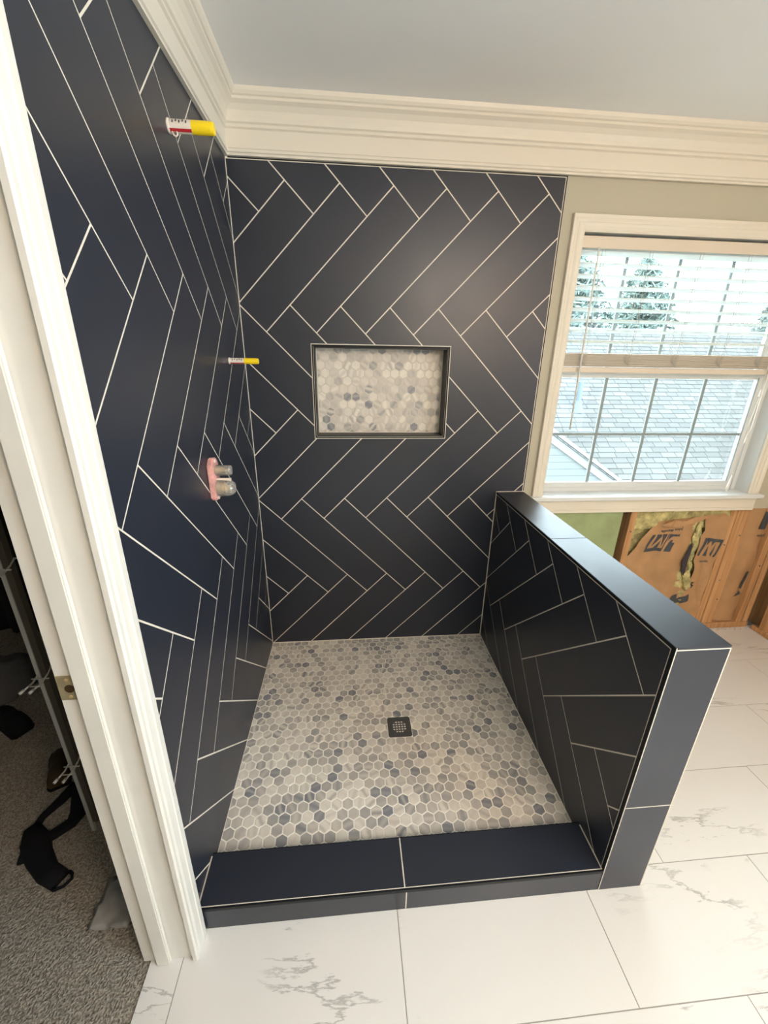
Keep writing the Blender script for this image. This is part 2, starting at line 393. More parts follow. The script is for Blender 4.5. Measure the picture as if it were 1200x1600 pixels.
# niche
bm = NB(); t = 0.006
ND = 0.092
for r in ((NX0, NX0 + t, NZ0, NZ1), (NX1 - t, NX1, NZ0, NZ1), (NX0, NX1, NZ0, NZ0 + t), (NX0, NX1, NZ1 - t, NZ1)):
    box(bm, r[0], r[1], -0.0018, 0.006, r[2], r[3])
niche = obj('niche', bm, M_edge, wall_back, label='recessed shelf lined with dark tile and hexagon mosaic')
a = 0.0125
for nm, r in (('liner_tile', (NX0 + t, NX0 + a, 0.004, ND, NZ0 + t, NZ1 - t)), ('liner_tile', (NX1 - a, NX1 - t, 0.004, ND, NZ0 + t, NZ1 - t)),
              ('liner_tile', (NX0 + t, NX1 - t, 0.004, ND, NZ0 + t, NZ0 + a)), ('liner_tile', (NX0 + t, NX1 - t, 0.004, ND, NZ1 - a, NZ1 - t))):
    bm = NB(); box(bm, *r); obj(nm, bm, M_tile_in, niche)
bm = NB()
for r in ((NX0 + t, NX0 + t + .0012, NZ0 + t, NZ1 - t), (NX1 - t - .0012, NX1 - t, NZ0 + t, NZ1 - t), (NX0 + t, NX1 - t, NZ0 + t, NZ0 + t + .0012)):
    box(bm, r[0], r[1], 0.0015, 0.0045, r[2], r[3])
for q in ((NX0 + a, NX0 + a + .003, NZ0 + a, NZ1 - a), (NX1 - a - .003, NX1 - a, NZ0 + a, NZ1 - a), (NX0 + a, NX1 - a, NZ0 + a, NZ0 + a + .003)):
    box(bm, q[0], q[1], ND - 0.010, ND - 0.001, q[2], q[3])
obj('grout_line', bm, M_grout, niche)
bm = NB(); box(bm, NX0 + a, NX1 - a, ND - 0.0055, ND + .01, NZ0 + a, NZ1 - a); obj('mosaic_bed', bm, mat('niche_grout', (0.60, 0.55, 0.48), 0.85, 0.3), niche)

# hexagon mosaic ----------------------------------------------------------
def tone_of(r):
    x = r.random()
    t = r.uniform(0.02, 0.22) if x < .09 else r.uniform(.28, .5) if x < .33 else r.uniform(.5, .78) if x < .72 else r.uniform(.75, 1.0)
    v = r.choice((0.05, 0.08, 0.12, 0.2, 0.25, 0.3, 0.6)); 
    return t, v
HR = random.Random(11)
def hexpoly(p, g):     # pointy-top hexagon, pitch p flat to flat
    R_ = (p - g) / math.sqrt(3)
    return [(R_ * math.cos(math.radians(60 * k + 30)), R_ * math.sin(math.radians(60 * k + 30))) for k in range(6)]
def hex_bm(bm, poly, c, pl, top, depth, tone, vein, ang, off, uvl, cl, ch=0.0011):
    cx = sum(p[0] for p in poly) / len(poly); cy = sum(p[1] for p in poly) / len(poly)
    rings = []
    for k, (s, d) in enumerate(((1, top - depth), (1, top - ch), (None, top))):
        if s is None:
            ip = [(p[0] + (cx - p[0]) * 0.09, p[1] + (cy - p[1]) * 0.09) for p in poly]
        else: ip = poly
        rings.append([bm.verts.new(pl.P(c[0] + p[0], c[1] + p[1], d)) for p in ip])
    fs = [bm.faces.new(rings[2])]
    n = len(poly)
    for a_, b_ in ((0, 1), (1, 2)):
        for k in range(n): fs.append(bm.faces.new((rings[a_][k], rings[a_][(k + 1) % n], rings[b_][(k + 1) % n], rings[b_][k])))
    ca, sa = math.cos(ang), math.sin(ang)
    for f in fs:
        for lp in f.loops:
            d = lp.vert.co - pl.o
            x, y = d.dot(pl.u) - c[0], d.dot(pl.v) - c[1]
            x *= 9; y *= 9
            lp[uvl].uv = (x * ca - y * sa + off[0], x * sa + y * ca + off[1]); lp[cl] = (tone, vein, 0, 1)
def newhex():
    bm = NB(); uvl = bm.loops.layers.uv.new('local'); cl = bm.loops.layers.float_color.new('tone'); return bm, uvl, cl
def mosaic(parent, pl, x0, x1, y0, y1, px, py, xo, yo, top, hole=None, limit=300, keyf=None, m=M_hex, jit=0.0):
    cells = []
    for j in range(int((y0 - yo) / py) - 2, int((y1 - yo) / py) + 3):
        for i in range(int((x0 - xo) / px) - 2, int((x1 - xo) / px) + 3):
            cx = xo + i * px + (px / 2 if j % 2 else 0); cy = yo + j * py
            base = hexpoly(px, 0.0036)
            base = [(q[0], q[1] * py / (px * math.sqrt(3) / 2)) for q in base]
            poly = cliprect([(q[0] + cx, q[1] + cy) for q in base], x0, x1, y0, y1)
            if len(poly) < 3 or abs(area(poly)) < 0.00006: continue
            full = abs(abs(area(poly)) - abs(area(base))) < 1e-7
            if hole:
                hx0, hx1, hy0, hy1 = hole
                xs = [v[0] for v in poly]; ys = [v[1] for v in poly]
                if max(xs) > hx0 and min(xs) < hx1 and max(ys) > hy0 and min(ys) < hy1:
                    full = False
                    cands = [clip(poly, 1, 0, hx0), clip(poly, -1, 0, -hx1), clip(poly, 0, 1, hy0), clip(poly, 0, -1, -hy1)]
                    cands = [q for q in cands if len(q) > 2]
                    if not cands: continue
                    poly = max(cands, key=lambda q: abs(area(q)))
                    if abs(area(poly)) < 0.0001: continue
            cells.append((cx, cy, poly, full))
    if keyf: cells.sort(key=lambda c: keyf(c[0], c[1]))
    rest = newhex()
    variants = []
    for n_, (cx, cy, poly, full) in enumerate(cells):
        tn, vn = tone_of(HR); ang = HR.uniform(0, 6.28); off = (HR.uniform(0, 9), HR.uniform(0, 9))
        rel = [(q[0] - cx, q[1] - cy) for q in poly]
        if n_ < limit:
            if full and len(variants) >= 70: me = HR.choice(variants)
            else:
                bm, uvl, cl = newhex()
                hex_bm(bm, rel, (0, 0), Plane((0, 0, 0), pl.u, pl.v, pl.n), 0, 0.005, tn, vn, ang, off, uvl, cl)
                bmesh.ops.recalc_face_normals(bm, faces=bm.faces[:])
                me = bpy.data.meshes.new('hexagon_tile'); bm.to_mesh(me); bm.free(); me.materials.append(m)
                if full: variants.append(me)
            o = bpy.data.objects.new('hexagon_tile', me); o.location = pl.P(cx, cy, top + HR.uniform(-jit, jit)); link(o, parent)
        else:
            hex_bm(rest[0], rel, (cx, cy), pl, top + HR.uniform(-jit, jit), 0.005, tn, vn, ang, off, rest[1], rest[2])
    if len(cells) > limit: obj('mosaic_remainder', rest[0], m, parent, kind='stuff')
    else: rest[0].free()
    return len(cells)
PN = Plane((0, ND - 0.005, 0), (1, 0, 0), (0, 0, 1), (0, -1, 0))
mosaic(niche, PN, NX0 + a + .0035, NX1 - a - .0035, NZ0 + a + .0035, NZ1 - a - .001, 0.0424, 0.0367, 0.331, NZ0 + .041, 0.001)

# ------------------------------------------------------------------ left wall
bm = NB()
box(bm, -0.022, -G0, -1.268, 0.0, 0.0, TOPZ + .01, 1)
box(bm, -0.118, -0.022, -1.230, 0.03, 0, CEIL)
box(bm, -0.118, -0.002, -1.230, 0.03, TOPZ + .01, CEIL)
box(bm, -0.118, -0.002, -2.16, -1.230, 2.072, CEIL); box(bm, -0.022, -0.002, -1.268, -1.230, 2.072, CEIL); box(bm, -0.118, -0.002, FY, -2.16, 0, CEIL)
wall_left = obj('wall_left', bm, [M_wall, M_grout], None, 'side wall of navy herringbone tile between the closet doorway and the corner', 'wall', kind='structure')
PLf = Plane((0, 0, 0), (0, -1, 0), (0, 0, 1), (1, 0, 0))
lay(wall_left, PLf, 0.2065, 2.2665, (0, 1.3, 0, TOPZ), rectreg(0.0030, 1.268, 0.004, TOPZ + 0.004), None)
bm = NB(); box(bm, -0.002, 0.0022, -0.0038, 0.0015, HP, TOPZ - .002); obj('corner_grout', bm, M_grout, wall_left)

# ------------------------------------------------------------------ ceiling, crown, rest of the room
bm = NB(); box(bm, -2.2, RX + .12, FY - .1, 0.13, CEIL, CEIL + 0.05)
obj('ceiling', bm, M_ceil, None, 'plain pale grey painted ceiling above the shower', 'ceiling', kind='structure')
prof = [(0.0, 2.334), (0.0135, 2.334), (0.0135, 2.341), (0.019, 2.344), (0.019, 2.352), (0.0125, 2.358), (0.0125, 2.415), (0.020, 2.419), (0.020, 2.428), (0.027, 2.432),
        (0.029, 2.445), (0.036, 2.462), (0.048, 2.476), (0.060, 2.484), (0.060, 2.492), (0.066, 2.495), (0.072, 2.503), (0.075, 2.5149), (0.0, 2.5149)]
PR = [(x, z - CEIL) for x, z in prof]
def crown(p0, p1, c0, c1, inward, name, label):
    """straight run of crown from p0 to p1 (at the wall), mitre flags c0/c1, inward = unit vector into the room"""
    bm = NB(); p0, p1, n = Vector(p0), Vector(p1), Vector(inward); d = (p1 - p0).normalized(); R_ = []
    for p, c, s in ((p0, c0, 1), (p1, c1, -1)):
        R_.append([bm.verts.new(p + n * x + d * (s * x if c else 0) + Vector((0, 0, z))) for x, z in PR])
    k = len(PR)
    for j in range(k): bm.faces.new((R_[0][j], R_[0][(j + 1) % k], R_[1][(j + 1) % k], R_[1][j]))
    bm.faces.new(R_[0]); bm.faces.new(R_[1][::-1])
    return obj(name, bm, M_trim, None, label, 'crown moulding', kind='structure')
crown((-0.0015, FY, CEIL), (-0.0015, 0.0005, CEIL), False, True, (1, 0, 0), 'trim_1', 'cream crown moulding along the side wall above the herringbone tile')
crown((-0.0015, 0.0005, CEIL), (RX, 0.0005, CEIL), True, False, (0, -1, 0), 'trim_2', 'cream crown moulding along the back wall above the niche and window')

bm = NB(); box(bm, -0.12, RX + .12, FY - .1, FY, 0, CEIL)
obj('wall_front', bm, M_wall, None, 'plain cream wall behind the photographer', 'wall', kind='structure')
# right wall: unseen opening with an added window for daylight, bare studs low down near the corner
bm = NB()
box(bm, RX, RX + .1, -3.45, -0.002, 2.25, CEIL); box(bm, RX, RX + .1, FY, -3.45, 0, CEIL); box(bm, RX, RX + .1, -3.45, -1.0, 0, 0.85)
box(bm, RX, RX + .1, -1.95, -0.002, 0.85, 2.25); box(bm, RX, RX + .1, -1.0, -0.002, 0.835, .85)
box(bm, RX + .085, RX + .1, -1.0, 0.125, 0.0, 0.835, 1); box(bm, RX + .1, RX + .16, -1.1, .13, -.05, 2.3, 1)
wall_right = obj('wall_right', bm, [M_wall, M_wood], None, 'side wall by the window stripped to bare studs low down', 'wall', kind='structure')

# ------------------------------------------------------------------ shower floor
bm = NB(); box(bm, 0.0, W, -YD - .01, 0.0, 0.0, HP - 0.0012)
pan = obj('shower_floor', bm, M_hexgrout, None, 'grey marble hexagon mosaic floor inside the shower', 'shower floor')
PF = Plane((0, 0, HP), (1, 0, 0), (0, 1, 0), (0, 0, 1))
DX0, DX1, DY0, DY1 = 0.617, 0.722, -0.682, -0.578
mosaic(pan, PF, 0.0025, W - .0025, -YD - .004, -0.004, 0.0416, 0.0360, 0.0005, -1.061, 0.0, (DX0 - .002, DX1 + .002, DY0 - .002, DY1 + .002), 300, lambda x, y: (Vector((x, y, HP)) - CAM).length, jit=0.00025)
# drain
bm = NB()
N_ = 48; z1 = HP + .0012; cx, cy = (DX0 + DX1) / 2, (DY0 + DY1) / 2; R1 = 0.036; half = (DX1 - DX0) / 2
sq = []; ci = []
for k in range(N_):
    a_ = 2 * math.pi * (k + .5) / N_; c_, s_ = math.cos(a_), math.sin(a_); q = half / max(abs(c_), abs(s_))
    sq.append((cx + c_ * q, cy + s_ * q)); ci.append((cx + c_ * R1, cy + s_ * R1))
T = [bm.verts.new((x, y, z1)) for x, y in sq]; C_ = [bm.verts.new((x, y, z1)) for x, y in ci]; C2 = [bm.verts.new((x, y, z1 - .006)) for x, y in ci]; T2 = [bm.verts.new((x, y, z1 - .012)) for x, y in sq]
for k in range(N_):
    j = (k + 1) % N_
    bm.faces.new((T[k], T[j], C_[j], C_[k])); bm.faces.new((C_[k], C_[j], C2[j], C2[k])); bm.faces.new((T[j], T[k], T2[k], T2[j]))
drain = obj('shower_drain', bm, M_metal, None, 'square dark metal drain with round grate in the mosaic floor', 'drain')
bm = NB(); tube(bm, [(cx, cy, z1 - .0115), (cx, cy, z1 - .006)], R1 + .002, 32); obj('drain_cup', bm, M_hole, drain)
bm = NB()
pitch = 0.0125; hw = 0.0023
for k in range(-3, 3):
    o_ = (k + .5) * pitch; L = math.sqrt(R1 ** 2 - o_ ** 2)
    box(bm, cx - L, cx + L, cy + o_ - hw, cy + o_ + hw, z1 - .0035, z1 - .0004); box(bm, cx + o_ - hw, cx + o_ + hw, cy - L, cy + L, z1 - .0036, z1 - .0005)
obj('grate', bm, M_metal, drain)
bm = NB()
for k in range(40):
    a0, a1 = 2 * math.pi * k / 40, 2 * math.pi * (k + 1) / 40
    v = [bm.verts.new((cx + r_ * math.cos(q), cy + r_ * math.sin(q), z1 + .0002)) for r_, q in ((R1 - .004, a0), (R1 + .0008, a0), (R1 + .0008, a1), (R1 - .004, a1))]; bm.faces.new(v)
obj('grate_rim', bm, M_metal, drain)
for s in (-1, 1):
    bm = NB(); tube(bm, [(cx + s * 0.0435, cy, z1 - .002), (cx + s * 0.0435, cy, z1 + .0006)], 0.003, 12); obj('screw', bm, M_metal, drain)

# ------------------------------------------------------------------ curb
bm = NB(); box(bm, 0.0002, W - .001, -YC + .006, -YD - .004, 0.0, HC - .0015)
curb = obj('shower_curb', bm, M_grout, None, 'low navy tiled curb across the shower entrance', 'shower curb')
JX = 0.6095
for x0, x1 in ((0.0045, JX - .002), (JX + .002, W - .006)):
    bm = NB(); box(bm, x0, x1, -YC + .0065, -YD + .002, HC - .0075, HC); obj('curb_top_tile', bm, M_tile, curb)
for x0, x1 in ((0.0015, JX + .003), (JX + .007, W - .001)):
    bm = NB(); box(bm, x0, x1, -YC, -YC + .008, 0.0005, HC - .0125); obj('curb_front_tile', bm, M_tile, curb)
bm = NB(); box(bm, 0.001, W - .001, -YC - .0010, -YC + .0046, HC - .0125, HC - .0006); obj('metal_trim', bm, M_edge, curb)
bm = NB(); box(bm, 0.001, W - .001, -YC + .0044, -YC + .0068, HC - .004, HC - .0003); box(bm, JX + .0028, JX + .0072, -YC + .0006, -YC + .007, 0.0005, HC - .0125); box(bm, JX - .0021, JX + .0021, -YC + .0066, -YD + .002, HC - .005, HC - .0004); obj('grout_line', bm, M_grout, curb)
bm = NB(); box(bm, 0.003, W - .003, -YD + .0025, -YD + .0045, HP, HC); obj('inner_trim', bm, M_edge, curb)

# ------------------------------------------------------------------ half wall
YE = 1.2565
bm = NB(); box(bm, W + G0, W + TW - .006, -YE + .007, -0.0008, 0, HW - .0075)
box(bm, W + TW - .007, W + TW - .002, -YE + .006, -0.0008, 0, HW - .006, 1)
hwl = obj('wall_half', bm, [M_grout, M_wall], None, 'waist-high half wall clad in navy tile with a flat cap', 'half wall', kind='structure')
PH = Plane((W, 0, 0), (0, -1, 0), (0, 0, 1), (-1, 0, 0))
lay(hwl, PH, 0.219, 0.870, (0, YE, 0, HW), rectreg(0.003, YE - .0165, HP + .002, HW - .0165), None, g=0.0042)
for y0, y1 in ((-0.611, -0.003), (-YE + .001, -0.6145)):
    bm = NB(); box(bm, W - .0005, W + TW, y0, y1, HW - .0075, HW); obj('cap_tile', bm, M_tile, hwl)
for z0, z1_ in ((0.001, 0.3835), (0.3880, HW - .0095)):
    bm = NB(); box(bm, W + .0002, W + TW, -YE, -YE + .008, z0, z1_); obj('end_tile', bm, M_tile, hwl)
bm = NB()
box(bm, W - .0022, W + .0055, -YE + .0005, -YE + .0115, HC, HW - .0005)
box(bm, W - .0022, W + .003, -YE + .0115, -0.002, HW - .0110, HW - .0008)
obj('metal_trim', bm, M_edge, hwl)
bm = NB()
box(bm, W - .0006, W + .0004, -YE + .0115, -YE + .0150, HC, HW - .0110); box(bm, W - .0006, W + .0004, -YE + .0150, -.002, HW - .0150, HW - .0110)
box(bm, W - .0007, W + .0016, -YE - .0006, -YE + .0004, 0.001, HW - .001)                       # light line down the end edge
box(bm, W + .0005, W + TW - .0002, -YE + .0005, -YE + .007, .3834, .3881)
box(bm, W + .002, W + TW, -YE - .0002, -YE + .001, HW - .0095, HW - .0070)
box(bm, W + TW - .0026, W + TW + .0003, -YE - .0004, -YE + .002, 0.001, HW - .008)
obj('grout_line', bm, M_grout, hwl)
bm = NB(); box(bm, W - .0035, W + .001, -0.0045, -0.0005, HP, HW); box(bm, W, WT - .002, -.0038, -.0004, HW - .001, HW + .002); obj('corner_grout', bm, M_grout, hwl)

# ------------------------------------------------------------------ bathroom floor of marble-look tiles
bm = NB(); box(bm, -0.118, RX + .2, FY, 0.112, -0.06, -0.0012)
floor = obj('floor', bm, M_floorgrout, None, 'white marble-look tile floor with thin grey veins', 'floor', kind='structure')
PG = Plane((0, 0, 0), (1, 0, 0), (0, 1, 0), (0, 0, 1))
px_, py_ = 0.6165, 0.3077
for j in range(0, 13):
    y1 = 0.0285 - j * py_; y0 = y1 - py_
    for i in range(-2, 7):
        # rows alternate by half a tile
        x0 = (-0.0290 if j % 2 == 0 else -0.0290 + px_ / 2) + (i - (0 if j % 2 else 1)) * px_
        poly = inset([(x0, y0), (x0 + px_, y0), (x0 + px_, y1), (x0, y1)], 0.0013)
        poly = cliprect(poly, -0.118, RX + .10, FY + .002, 0.1)
        if len(poly) < 3 or abs(area(poly)) < .0002: continue
        hl = None
        if y1 > -YC - .0 and x0 < W + TW: hl = (-0.3, W + TW + .0005, -YC - .0002, 0.2)
        if y1 > -1.40 and x0 < 0.02 and hl is None: pass
        bm = plate(PG, poly, 0.0, 0.006, hl)
        if bm: obj('floor_tile', bm, M_marble, floor)

# ------------------------------------------------------------------ doorway to the closet (trim leans slightly, as found)
LEAN = 0.022
def lean(bm):
    for v in bm.verts: v.co.y += LEAN * v.co.z
    return bm
DH = 2.05; OY = -1.262; IY = -1.326; OPP = -2.13
cp = [(0.0, 0.0003), (0.0, 0.017), (0.004, 0.019), (0.020, 0.019), (0.0215, 0.017), (0.0235, 0.0165), (0.040, 0.015), (0.046, 0.0125), (0.050, 0.0125), (0.052, 0.015), (0.0585, 0.015), (0.062, 0.011), (0.062, 0.0003)]
door = empty('door_1', (0, -1.3, 0), 'white door casing and jamb of the dark closet doorway', 'doorway', kind='structure')
bm = NB(); w = OY - IY
path = [Vector((0, OY, 0.0)), Vector((0, OY, DH)), Vector((0, OPP - .06, DH)), Vector((0, OPP - .06, 0.0))]
R_ = []
for i, (py, pz, sy, sz) in enumerate(((OY, 0.0006, -1, 0), (OY, DH + w, -1, -1), (OPP - w, DH + w, 1, -1), (OPP - w, 0.0006, 1, 0))):
    R_.append([bm.verts.new((b_, py + sy * a_, pz + sz * a_)) for a_, b_ in cp])
k = len(cp)
for i in range(3):
    for j in range(k): bm.faces.new((R_[i][j], R_[i][(j + 1) % k], R_[i + 1][(j + 1) % k], R_[i + 1][j]))
bm.faces.new(R_[0]); bm.faces.new(R_[3][::-1])
put(obj('casing', lean(bm), M_door), door)
bm = NB(); box(bm, -0.137, 0.0002, -1.314, -1.296, 0.0006, DH); box(bm, -0.137, 0.0002, -1.314, -2.15, DH, DH + .018); box(bm, -0.137, 0.0002, OPP - .018, OPP, 0.0006, DH)
bmesh.ops.bevel(bm, geom=bm.edges[:], offset=0.0015, segments=1, affect='EDGES')
box(bm, -0.117, -0.024, -1.298, -1.20, 0.0006, DH)
put(obj('jamb', lean(bm), M_door), door)
bm = NB(); box(bm, -0.097, -0.060, -1.327, -1.3145, 0.0006, DH)
bmesh.ops.bevel(bm, geom=bm.edges[:], offset=0.0025, segments=2, affect='EDGES')
put(obj('door_stop', lean(bm), M_door), door)
bm = NB(); box(bm, -0.1345, -0.098, -1.3165, -1.3140, 0.932, 0.992)
bmesh.ops.bevel(bm, geom=bm.edges[:], offset=0.0006, segments=1, affect='EDGES')
sp = put(obj('strike_plate', lean(bm), M_brasspl, label='worn brass strike plate on the jamb'), door)
for zq in (.983, .941):
    bm = NB(); tube(bm, [(-0.114, -1.3175, zq), (-0.114, -1.3155, zq)], 0.0035, 12); o = obj('screw', lean(bm), M_brass, None); o.parent = sp
bm = NB()
tube(bm, [(-0.112, -1.3175, 0.961), (-0.112, -1.3155, 0.961)], 0.0095, 16)
o = obj('latch_hole', lean(bm), M_brown, None); o.parent = sp

# ------------------------------------------------------------------ closet
bm = NB(); box(bm, -2.2, -0.118, FY, 0.7, -0.06, -0.004)
n = 60
obj('floor_closet', bm, M_carpet, None, 'taupe cut-pile carpet in the dark closet', 'carpet', kind='structure')
bm = NB(); box(bm, -2.3, -2.2, FY, 0.8, -.06, CEIL); box(bm, -2.2, -0.118, 0.7, 0.8, -.06, CEIL); box(bm, -2.3, -0.12, FY - .1, FY, -.06, CEIL)
box(bm, -0.2, -0.118, 0.03, 0.7, -.06, CEIL); box(bm, -2.3, 0.0, -0.1 + .13, 0.9, CEIL, CEIL + .05)
obj('wall_closet', bm, M_closet, None, 'plain walls of the unlit closet', 'wall', kind='structure')
# wire shoe rack post
rk = empty('shoe_rack', (-0.476, -0.94, -0.004), 'white rack post with wire hooks standing on the closet carpet', 'rack')
bm = NB(); box(bm, -0.4820, -0.4710, -0.946, -0.936, -0.004, 1.9); put(obj('post', bm, M_rack), rk)
bm = NB(); box(bm, -0.470, -0.452, -0.944, -0.925, 0.04, 1.86); put(obj('post_side', bm, mat('post_side_brown', (0.07, 0.06, 0.045), 0.7), label='brown strip standing in for the darker side face of the white post'), rk)  # separate dark brown strip, stands in for the post's darker side face
for zz in (1.055, 0.690, 0.325, 1.42):
    bm = NB()
    for dx in (-0.013, 0.013):
        tube(bm, [(-0.462 + dx, -0.925, zz + .025), (-0.466 + dx, -0.945, zz + .008), (-0.470 + dx, -0.965, zz - .003), (-0.476 + dx, -0.995, zz - .004)], 0.0026, 8)
    tube(bm, [(-0.490, -0.955, zz + .004), (-0.442, -0.955, zz + .004)], 0.0022, 8); tube(bm, [(-0.484, -0.978, zz - .003), (-0.452, -0.978, zz - .003)], 0.0022, 8)
    tube(bm, [(-0.474, -0.926, zz + .024), (-0.415, -0.926, zz + .024)], 0.0022, 8)
    hk = put(obj('wire_hook', bm, M_wire, smooth=True), rk)
    for dx in (-0.013, 0.013):
        bm = NB(); tube(bm, [(-0.476 + dx, -.990, zz - .004), (-0.478 + dx, -1.004, zz - .004)], [0.0042, 0.0046], 10)
        o = obj('rubber_tip', bm, M_vinyl, smooth=True); o.parent = hk
# black bag with straps on the carpet
def ribbon(pts, wd, th, z=0.0):
    bm = NB(); pts = [Vector((x, y, 0)) for x, y in pts]; rings = []
    for i, p in enumerate(pts):
        t_ = (pts[min(i + 1, len(pts) - 1)] - pts[max(0, i - 1)]).normalized(); s_ = Vector((-t_.y, t_.x, 0)); w_ = wd[i] if isinstance(wd, list) else wd
        h_ = th + 0.004 * math.sin(i * 1.7)
        rings.append([bm.verts.new((q.x, q.y, zz)) for q, zz in ((p + s_ * w_ / 2, z), (p + s_ * w_ / 2 * .92, z + h_ * .8), (p + s_ * w_ * .2, z + h_), (p - s_ * w_ * .2, z + h_ * .95), (p - s_ * w_ / 2 * .92, z + h_ * .8), (p - s_ * w_ / 2, z))])
    for i in range(len(rings) - 1):
        for k in range(6): bm.faces.new((rings[i][k], rings[i][(k + 1) % 6], rings[i + 1][(k + 1) % 6], rings[i + 1][k]))
    bm.faces.new(rings[0]); bm.faces.new(rings[-1][::-1]); return bm
bag = empty('canvas_bag', (-0.6, -1.03, -0.004), 'crumpled black bag with long loose straps lying on the closet carpet', 'bag')
put(obj('bag_body', ribbon([(-0.69, -0.93), (-0.650, -0.975), (-0.61, -1.02), (-0.55, -1.07), (-0.492, -1.098)], [0.05, 0.085, 0.075, 0.062, 0.056], 0.028, -.004), M_dkfab, smooth=True), bag)
put(obj('strap', ribbon([(-0.640, -0.765), (-0.660, -0.83), (-0.688, -0.885), (-0.690, -0.94), (-0.668, -0.99), (-0.652, -1.035)], [0.05, .034, .026, .026, .03, .03], 0.012, -.004), M_dkfab, smooth=True), bag)
put(obj('strap', ribbon([(-0.655, -0.975), (-0.610, -0.955), (-0.570, -0.915), (-0.565, -0.87), (-0.60, -0.80), (-0.63, -0.76)], [0.03, .036, .045, .07, .07, .06], 0.014, -.004), M_dkfab, smooth=True), bag)
bm = NB(); tube(bm, [(-0.478, -1.075, .006), (-0.462, -1.085, .010), (-0.455, -1.10, .012), (-0.468, -1.118, .010), (-0.495, -1.125, .006), (-.505, -1.118, .004)], 0.005, 8)
put(obj('loop_handle', bm, M_dkfab, smooth=True), bag)
def shoe(name, loc, rz, L, wd, hgt, m, label, group=None):
    bm = NB(); rings = []
    secs = [(0.0, .60, .55), (0.06, .85, .95), (0.25, .82, 1.0), (0.42, .78, .80), (0.6, .95, .55), (0.8, 1.0, .42), (0.93, .85, .33), (1.0, .4, .2)]
    for t_, ww, hh in secs:
        rings.append([bm.verts.new((t_ * L, wd / 2 * ww * c_, max(0, hgt * hh * s_))) for c_, s_ in ((1, 0), (1.0, .35), (.8, .8), (.35, 1), (-.35, 1), (-.8, .8), (-1, .35), (-1, 0))])
    for i in range(len(rings) - 1):
        for k in range(8): bm.faces.new((rings[i][k], rings[i][(k + 1) % 8], rings[i + 1][(k + 1) % 8], rings[i + 1][k]))
    bm.faces.new(rings[0]); bm.faces.new(rings[-1][::-1])
    r = empty(name, loc, label, 'shoe', group); r.rotation_euler = (0, 0, rz)
    obj('upper', bm, m, r, smooth=True)
    bm = NB(); pts = [(t_ * L * 1.03 - .003, wd / 2 * ww * 1.06) for t_, ww, hh in secs]
    poly = pts + [(x, -y) for x, y in pts[::-1]]
    f = bm.faces.new([bm.verts.new((x, y, 0.0)) for x, y in poly]); rr = bmesh.ops.extrude_face_region(bm, geom=[f])
    for g_ in rr['geom']:
        if isinstance(g_, bmesh.types.BMVert): g_.co.z = 0.012
    obj('sole', bm, M_dkfab, r)
    return r
shoe('brown_shoe', (-0.700, -0.775, -.004), math.radians(118), 0.20, 0.085, 0.07, M_brown, 'dark brown leather shoe on the carpet next to the bag straps')
shoe('black_shoe', (-1.02, -0.50, -.004), math.radians(150), 0.26, 0.10, 0.09, M_dkfab, 'black shoe on the carpet deep in the closet')
# grey garment heap and hanging dark clothes
def lump(cx, cy, rx, ry, h, seed, m, name, label, cat, z0=-.004):
    bm = NB(); nu, nv = 26, 12; rows = []
    for j in range(nv + 1):
        ph = j / nv * math.pi / 2; rows.append([])
        for i in range(nu):
            th = 2 * math.pi * i / nu; d = Vector((math.cos(th) * math.cos(ph), math.sin(th) * math.cos(ph), math.sin(ph)))
            k = 1 + .28 * noise.noise(d * 2.4 + Vector((seed, 0, 0)))
            rows[-1].append(bm.verts.new((cx + d.x * rx * k, cy + d.y * ry * k, z0 + d.z * h * k)))
    for j in range(nv):
        for i in range(nu): bm.faces.new((rows[j][i], rows[j][(i + 1) % nu], rows[j + 1][(i + 1) % nu], rows[j + 1][i]))
    bm.faces.new(rows[0][::-1])
    return obj(name, bm, m, None, label, cat, smooth=True)
lump(-1.36, -0.20, .16, .20, .13, 3.1, M_greycl, 'folded_garment', 'grey garment dropped on the carpet at the back of the closet', 'clothes')
def garment(x, y, z0, z1_, wd, th, seed, label, m):
    r = empty('hanging_garment', (x, y, z1_), label, 'clothes')
    bm = NB(); nx, nz = 24, 14; F = []; Bk = []
    for j in range(nz + 1):
        z = z0 + (z1_ - z0) * j / nz; s_ = 1.0 if j < nz - 2 else (0.8 if j == nz - 2 else (.55 if j == nz - 1 else .2)); F.append([]); Bk.append([])
        for i in range(nx + 1):
            u = (i / nx - .5) * wd * s_; w_ = .018 * math.sin(i * 1.3 + seed) * (1 - j / nz * .7)
            e_ = th * .5 * (1 - (2 * i / nx - 1) ** 4) + .003
            F[-1].append(bm.verts.new((u, -e_ + w_, z - z1_))); Bk[-1].append(bm.verts.new((u, e_ + w_, z - z1_)))
    for j in range(nz):
        for i in range(nx):
            bm.faces.new((F[j][i], F[j][i + 1], F[j + 1][i + 1], F[j + 1][i])); bm.faces.new((Bk[j][i + 1], Bk[j][i], Bk[j + 1][i], Bk[j + 1][i + 1]))
        bm.faces.new((F[j][0], F[j + 1][0], Bk[j + 1][0], Bk[j][0])); bm.faces.new((F[j + 1][nx], F[j][nx], Bk[j][nx], Bk[j + 1][nx]))
    for i in range(nx): bm.faces.new((F[0][i + 1], F[0][i], Bk[0][i], Bk[0][i + 1])); bm.faces.new((F[nz][i], F[nz][i + 1], Bk[nz][i + 1], Bk[nz][i]))
    obj('garment_body', bm, m, r, smooth=True)
    bm = NB(); tube(bm, [(-wd * .2, 0, -.03), (0, 0, .03), (wd * .2, 0, -.03)], .004, 6); tube(bm, [(0, 0, .03), (0, 0, .07), (0, .02, .095), (0, .045, .08)], .003, 6)
    obj('hanger', bm, M_wire, r, smooth=True)
    return r
